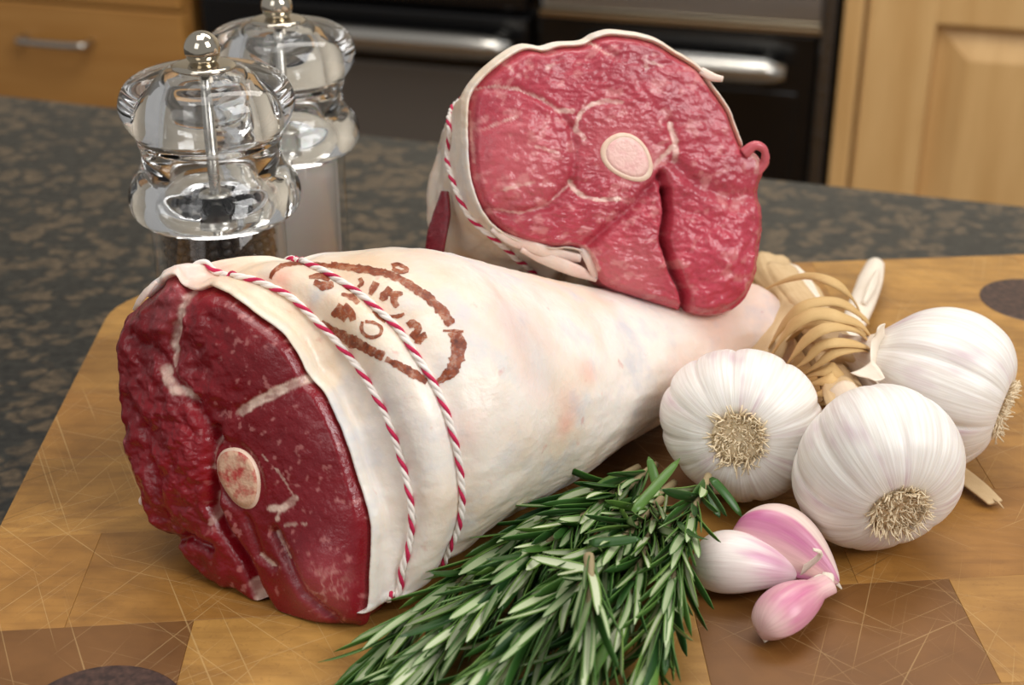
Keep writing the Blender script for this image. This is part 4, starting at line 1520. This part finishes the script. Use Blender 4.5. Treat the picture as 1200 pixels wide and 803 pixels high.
# raffia
rf = tag(empty('raffia_tie', tuple(atz(965, 420, 0)[:2]) + (0,)), 'loops of golden raffia binding the dry garlic stalks', 'raffia')
RN = unit([-.1, -.45, .85])
loops = [
    ([(885, 346, .030), (912, 331, .044), (944, 323, .052), (970, 328, .054), (991, 340, .050), (1003, 356, .042), (1010, 372, .034)], [.0028, .0026, .0024, .0028, .003, .0026, .0024]),
    ([(899, 413, .026), (912, 387, .040), (931, 366, .050), (952, 355, .054), (978, 353, .054), (999, 361, .050), (1017, 376, .042)], [.0034, .004, .0038, .0034, .003, .0034, .003]),
    ([(903, 418, .030), (920, 389, .045), (938, 374, .052), (959, 367, .055), (985, 371, .054), (1009, 380, .048), (1021, 395, .040)], [.0034, .004, .0042, .004, .004, .0036, .003]),
    ([(919, 433, .030), (933, 410, .042), (952, 392, .050), (973, 383, .053), (1001, 385, .049), (1019, 400, .040)], [.0026, .003, .0034, .003, .003, .0026]),
    ([(927, 436, .030), (944, 421, .040), (962, 405, .047), (983, 401, .049), (1006, 403, .046), (1020, 408, .040)], [.0024, .0028, .003, .003, .003, .002]),
    ([(938, 440, .030), (958, 426, .040), (980, 412, .046), (1004, 408, .045), (1018, 412, .038)], [.002, .0026, .003, .0026, .002]),
    ([(925, 398, .030), (945, 380, .044), (968, 376, .048), (996, 378, .046), (1014, 392, .038)], [.003, .004, .004, .0036, .003]),
    ([(934, 448, .022), (952, 436, .034), (972, 432, .040), (990, 440, .036), (998, 452, .026)], [.004, .005, .005, .004, .003]),
    ([(940, 456, .022), (956, 446, .034), (974, 443, .039), (988, 450, .034), (993, 460, .026)], [.004, .005, .005, .004, .003]),
    ([(948, 468, .022), (962, 458, .034), (976, 454, .037), (988, 462, .032), (994, 472, .024)], [.004, .005, .005, .004, .003]),
    ([(958, 480, .020), (968, 468, .030), (980, 464, .034), (992, 470, .030), (998, 480, .022)], [.005, .006, .006, .005, .003]),
    ([(960, 494, .016), (970, 484, .026), (980, 478, .030), (992, 482, .026)], [.005, .006, .006, .004]),
]
for pl, ws in loops:
    strip('raffia_strand', rf, [atz(*p) for p in pl], [q_ * 1.4 for q_ in ws], RAFFIA, RN, .0007, 5, -.06)


# ================================================================== CLOVES
def clove(label, rpx, rz, tpx, tz, wd, ht, roll, colf, seed, bow=.1, tipw=.06, name='garlic_clove', blunt=.35):
    """rpx/tpx: root and tip ends; wd, ht: full cross size; roll turns the flat faces"""
    A_, B_ = atz(*rpx, rz), atz(*tpx, tz)
    X_ = unit(B_ - A_); L_ = np.linalg.norm(B_ - A_)
    Y_ = unit(np.cross([0, 0, 1], X_)); Z_ = np.cross(X_, Y_)
    cr_, sr_ = math.cos(roll), math.sin(roll)
    Y2, Z2 = Y_ * cr_ + Z_ * sr_, -Y_ * sr_ + Z_ * cr_
    n, m = 44, 60
    V, C_, UVs = [], [], []
    for i in range(n):
        s = i / (n - 1)
        r_ = (math.sin(math.pi * min(1, s ** .62 * .98 + .012)) ** .72) if s < 1 else 0
        r_ = max(r_, tipw * (1 if s > .5 else 0), .16 if s < .02 else 0)
        cen = A_ + X_ * (s * L_) + Z2 * (bow * L_ * (math.sin(math.pi * s) - .35))
        for k_ in range(m):
            a_ = 2 * math.pi * k_ / m
            y, z = math.cos(a_), math.sin(a_)
            # round back (z>0), two flat flanks meeting in a ridge (z<0)
            if z < 0:
                t_ = (a_ - math.pi) / math.pi          # 0..1 along the belly
                tri = 1 - abs(2 * t_ - 1)
                ridge = np.array([-(1 - 2 * t_), -tri * 1.0])
                y = .35 * y + .65 * ridge[0]; z = .35 * z + .65 * ridge[1]
            V.append(cen + Y2 * (y * wd * .5 * r_) + Z2 * (z * ht * .5 * r_))
            C_.append(colf(s, a_)); UVs.append((s, k_ / m))
    V = np.array(V); dz = .0006 - V[:, 2].min()
    V[:, 2] += max(dz, 0) if dz > 0 else dz
    root = tag(empty(name, (V[:, 0].mean(), V[:, 1].mean(), 0)), label, 'garlic clove', 'loose garlic cloves')
    Fc = grid_faces(n, m) + [tuple(range(m))[::-1], tuple(range((n - 1) * m, n * m))]
    o = wmesh('clove_body', V, Fc, CLOVE, root, uv=np.array(UVs), col=np.array(C_))
    fix_normals(o)
    sh = np.array([0, 0, dz])
    return root, lambda s, y, z: A_ + X_ * (s * L_) + Z2 * (bow * L_ * (math.sin(math.pi * s) - .35)) + Y2 * y + Z2 * z + sh, o


def mixc(a, b, t_): return np.array(lin(*a)) * (1 - t_) + np.array(lin(*b)) * t_
nzc = lambda a_, b_, sd: float(fnoise(np.array([a_]), np.array([b_]), sd)[0])


def colA(s, a):
    st_ = nzc(a * 6, s * 1.5, 301)
    t_ = float(smooth01((s - .42 + (st_ - .5) * .5) / .35)) * (.9 if s < .8 else .9 - (s - .8) * 2.5)
    return mixc((240, 228, 222), (196, 120, 160), max(0, t_) * (.35 + .65 * st_))


def colB(s, a):
    st_ = nzc(a * 5, s * 2, 311)
    if math.sin(a) > .15: return mixc((236, 220, 206), (206, 150, 170), .5 * st_)
    edge = abs(abs(math.cos(a)) - .5) * 2
    return mixc((232, 200, 186), (192, 104, 150), min(1, (.25 + .75 * float(smooth01((edge - .2) / .6))) * (.45 + .8 * st_)))


def colC(s, a):
    st_ = nzc(a * 5 + 3, s * 2.2, 321)
    t_ = (1 - float(smooth01((s - .62) / .38)) * .6) * (.35 + .75 * st_)
    t_ *= .35 + .65 * float(smooth01((s - .05) / .2))
    return mixc((240, 212, 202), (206, 118, 154), min(1, t_))


ka, fa, _ = clove('white and purple garlic clove beside the rosemary, thin tip pointing right', (812, 650), .011, (940, 664), .011, .0215, .020, .5, colA, 1, .06)
kb, fb, _ = clove('garlic clove with pink flat side showing, behind the other loose cloves', (862, 624), .012, (984, 686), .005, .0230, .0270, math.radians(-80), colB, 2, .10)
kc, fc, _ = clove('smallest pink garlic clove, in front of the other loose cloves', (892, 738), .007, (968, 684), .009, .0165, .0150, .1, colC, 3, .06, .52)
# papery tips, root nubs
strip('skin_tip', ka, [fa(.86, 0, .001), fa(.97, 0, .001), atz(955, 657, .016), atz(962, 648, .020), atz(953, 644, .022)], [.006, .0028, .0022, .0018, .001], HUSK, unit([0, -.5, .85]), .0005, 5)
strip('skin_tip', kb, [fb(.90, 0, 0), atz(978, 680, .006), atz(986, 690, .002)], [.004, .002, .0006], HUSK, unit([0, -.5, .85]), .0006, 5)
strip('papery_edge', kb, [fb(.10, .0075, .002), fb(.3, .0108, .003), fb(.5, .0110, .003), fb(.7, .0085, .003), fb(.88, .004, .001)], [.003, .004, .003, .004, .003], HUSK, unit([.1, -.8, .6]), .0008, 5)
strip('root_nub', kc, [fc(.06, 0, -.002), atz(895, 744, .003), atz(899, 751, .0012)], [.0035, .0018, .0022], HUSK, unit([0, -.5, .85]), .0012, 5)
strip('skin_tip', kc, [fc(.90, 0, .002), fc(1.0, 0, .003), fc(1.05, .001, .004)], [.0060, .0050, .0030], HUSK, unit([0, -.6, .8]), .0006, 5)

# ================================================================== ROSEMARY
def leaf_mesh(name, bend, twist, seed):
    """unit-length needle: dark ridged top, rolled green margins, pale felted underside"""
    n = 9
    V, Fc, mi = [], [], []
    sec = [(0, .16), (.55, .13), (.95, .02), (1.0, -.08), (.84, -.18), (.64, -.08), (0, -.04), (-.64, -.08), (-.84, -.18), (-1.0, -.08), (-.95, .02), (-.55, .13)]
    m = len(sec)
    for i in range(n):
        s = i / (n - 1)
        w_ = (.055 * (min(1, (s * 5 + .35)) ** .7) * (max(0.02, 1 - s ** 5)) ** .6)
        zc = bend * s * s
        tw = twist * s
        for y, z in sec:
            yy, zz = y * w_, z * w_ * 1.3
            V.append((s, yy * math.cos(tw) - zz * math.sin(tw), zc + yy * math.sin(tw) + zz * math.cos(tw)))
    for i in range(n - 1):
        for k_ in range(m):
            Fc.append((i * m + k_, i * m + (k_ + 1) % m, (i + 1) * m + (k_ + 1) % m, (i + 1) * m + k_))
            mi.append(0 if k_ in (0, 1, 10, 11) else (1 if k_ in (5, 6) else 2))
    Fc.append(tuple(range(m))[::-1]); mi.append(2)
    Fc.append(tuple(range((n - 1) * m, n * m))); mi.append(2)
    me = bpy.data.meshes.new(name)
    me.from_pydata(V, [], Fc)
    for q in (LEAF_T, LEAF_B, LEAF_M): me.materials.append(q)
    me.polygons.foreach_set('material_index', mi)
    me.polygons.foreach_set('use_smooth', [True] * len(Fc))
    bm = bmesh.new(); bm.from_mesh(me); bmesh.ops.recalc_face_normals(bm, faces=bm.faces[:]); bm.to_mesh(me); bm.free()
    return me


CLOVE_C = np.array(atz(866, 662, .011))
_l, _n, _, _ = bvA.find_nearest(Vector((-.01, .4555, .2)))
SGN_A = 1.0 if _n.z > 0 else -1.0
LEAVES = [leaf_mesh('leaf', b_, t_, i) for i, (b_, t_) in enumerate([(.05, .1), (-.06, -.15), (.12, .2), (-.14, .1), (0, -.3), (.18, -.1)])]
LV = [np.array([v.co[:] for v in me.vertices]) for me in LEAVES]
rl = random.Random(21)


def add_leaf(root, p, d, ntop, L_, wscale=1.0):
    d = unit(d)
    nt = ntop - d * (ntop @ d); nt = unit(nt)
    s = np.cross(nt, d)
    q = rl.randrange(len(LEAVES))
    ws = L_ * wscale
    M = np.stack([d * L_, s * ws, nt * ws], 1)
    W = LV[q] @ M.T + p
    mz_ = W[:, 2].min()
    if mz_ < .0006:                              # keep it on the board: tilt up
        tip = p + d * L_
        lift = (.0008 - mz_) * 1.15
        d = unit(tip + np.array([0, 0, lift]) - p)
        nt = unit(nt - d * (nt @ d)); s = np.cross(nt, d)
        M = np.stack([d * L_, s * ws, nt * ws], 1)
        W = LV[q] @ M.T + p
        if W[:, 2].min() < .0004: p = p + np.array([0, 0, .0005 - W[:, 2].min()])
    tip = p + d * L_
    if tip[2] < .023 and np.hypot(*(tip - CLOVE_C)[:2]) < .019: return None      # would stick into the clove
    lo, no, _, di = bvA.find_nearest(Vector(tip))
    if lo is not None and (Vector(tip) - lo).dot(no) * SGN_A < -.0005 and di < .03: return None   # would stick into the lamb
    o = bpy.data.objects.new('leaf', LEAVES[q])
    loc = np.array(root.location)
    o.matrix_basis = Matrix([[M[0, 0], M[0, 1], M[0, 2], p[0] - loc[0]], [M[1, 0], M[1, 1], M[1, 2], p[1] - loc[1]], [M[2, 0], M[2, 1], M[2, 2], p[2] - loc[2]], [0, 0, 0, 1]])
    link(o, root)
    return o


nleaf = 0


def sprig(label, pts, node, L0, L1, a0=28, a1=40, start=.04, rad=.0014, flatten=.75, seed=0, skip=0.0):
    """pts: (u, v, z) from the cut end to the growing tip"""
    global nleaf
    P_ = catmull([atz(*q) for q in pts], 160)
    seglen = np.linalg.norm(np.diff(P_, axis=0), axis=1); S = np.concatenate([[0], np.cumsum(seglen)])
    root = tag(empty('rosemary_sprig', (P_[0][0], P_[0][1], 0)), label, 'rosemary', 'rosemary sprigs in front of the lamb')
    rr_ = np.interp(np.linspace(0, 1, 60), [0, .7, 1], [rad, rad * .7, rad * .35])
    V, Fc = tube(P_[np.linspace(0, 159, 60).astype(int)], rr_, 8)
    wmesh('stem', V, Fc, STEM, root, uv=np.stack([np.repeat(np.arange(60), 8) / 30, np.tile(np.arange(8), 60) / 8], 1))
    s = start * S[-1]; i = 0
    base_az = rl.random() * 3
    while s < S[-1] * .995:
        f = s / S[-1]
        p = np.array([np.interp(s, S, P_[:, k_]) for k_ in range(3)])
        p2 = np.array([np.interp(min(s + .004, S[-1]), S, P_[:, k_]) for k_ in range(3)]); p1 = np.array([np.interp(max(s - .004, 0), S, P_[:, k_]) for k_ in range(3)])
        T = unit(p2 - p1)
        sd = unit(np.cross(T, [0, 0, 1])); up = np.cross(sd, T)
        az = base_az + (i % 2) * math.pi / 2 + i * .22
        for w_ in (0, math.pi):
            if rl.random() < skip: continue
            a_ = az + w_ + rl.uniform(-.3, .3)
            Rr = unit(sd * math.cos(a_) + up * math.sin(a_) * flatten)
            al = math.radians(rl.uniform(a0, a1)) * (1 - .45 * f)
            d = T * math.cos(al) + Rr * math.sin(al)
            nt = -Rr * math.cos(al) + T * math.sin(al)
            if rl.random() < .2: nt = -nt
            nt = nt + np.array([rl.gauss(0, .25), rl.gauss(0, .25), rl.gauss(0, .25)])
            L_ = (L0 + (L1 - L0) * f) * rl.uniform(.85, 1.2)
            if f > .9: L_ *= .8
            add_leaf(root, p, d, nt, L_, rl.uniform(.8, 1.15) * .028 / max(L_, .012)); nleaf += 1
        s += node * rl.uniform(.85, 1.15) * (1 - .3 * f); i += 1
    return root


sprig('rosemary sprig lying closest along the front lamb leg', [(748, 548, .010), (700, 572, .013), (640, 606, .014), (560, 662, .014), (490, 722, .011), (440, 775, .006)], .0034, .024, .027, 14, 28)
sprig('rosemary sprig with pale woody end, second from the lamb leg', [(768, 545, .013), (712, 590, .019), (650, 640, .021), (580, 700, .019), (500, 770, .013), (455, 815, .006)], .0032, .025, .028, 14, 28)
sprig('rosemary sprig in the middle of the bunch, its end beside the garlic', [(790, 566, .010), (735, 610, .016), (680, 665, .021), (610, 740, .019), (555, 800, .014), (520, 840, .006)], .0032, .025, .028, 14, 30)
sprig('rosemary sprig low in the bunch between the middle and the right one', [(800, 590, .008), (760, 650, .011), (700, 725, .012), (650, 790, .010), (620, 840, .006)], .0034, .025, .027, 18, 32)
sprig('short light green rosemary shoot lying on top of the bunch', [(690, 652, .036), (692, 690, .036), (690, 735, .032), (684, 790, .024), (680, 830, .012)], .0034, .026, .025, 10, 20, .0, .0016, .6)
sr = sprig('rosemary sprig at right whose woody tip touches the nearest garlic bulb', [(830, 558, .022), (812, 600, .026), (796, 650, .026), (780, 710, .023), (764, 770, .018), (752, 830, .010)], .0031, .021, .026, 14, 28)
sprig('rosemary sprig tucked under the right side of the bunch', [(812, 610, .008), (795, 670, .010), (775, 730, .010), (750, 800, .009), (738, 840, .006)], .0036, .024, .025, 20, 36)
sprig('low rosemary sprig reaching furthest toward the bottom left corner', [(720, 600, .007), (640, 660, .008), (560, 722, .008), (490, 785, .007), (455, 812, .005)], .0036, .025, .027, 18, 32)
sprig('rosemary sprig under the middle of the bunch, hidden stem, leaves at the bottom edge', [(740, 620, .008), (680, 690, .009), (620, 750, .009), (570, 800, .008), (540, 840, .006)], .0036, .025, .026, 20, 34)
sprig('rosemary sprig between the short shoot and the right sprig', [(770, 600, .016), (750, 660, .022), (728, 720, .022), (704, 780, .018), (690, 840, .012)], .0034, .024, .026, 14, 28)
sprig('rosemary sprig in the upper middle, just below the one along the leg', [(735, 566, .016), (690, 600, .022), (620, 655, .023), (540, 725, .018), (480, 785, .010)], .0034, .025, .028, 14, 28)
sprig('rosemary sprig above the middle one, leaves fanning over the short shoot', [(775, 585, .014), (722, 640, .024), (660, 705, .025), (600, 770, .019), (560, 830, .010)], .0034, .025, .028, 14, 28)
for a_, b_, nt_ in (((742, 600, .030), (797, 537, .034), (.2, -.6, .8)), ((833, 560, .024), (873, 598, .018), (.1, -.4, .9)), ((796, 612, .030), (824, 650, .029), (.4, -.5, .8)),
                    ((690, 636, .030), (752, 634, .032), (0, -.5, .9)), ((829, 566, .022), (838, 612, .014), (.3, -.6, .7)), ((772, 575, .022), (760, 535, .030), (.3, -.8, .5)), ((690, 668, .030), (622, 653, .030), (0, .4, -.9))):
    pa, pb = atz(*a_), atz(*b_)
    Lq = float(np.linalg.norm(pb - pa))
    add_leaf(sr, pa, pb - pa, np.array(nt_, float), Lq, .030 / Lq)
print('rosemary leaves', nleaf)
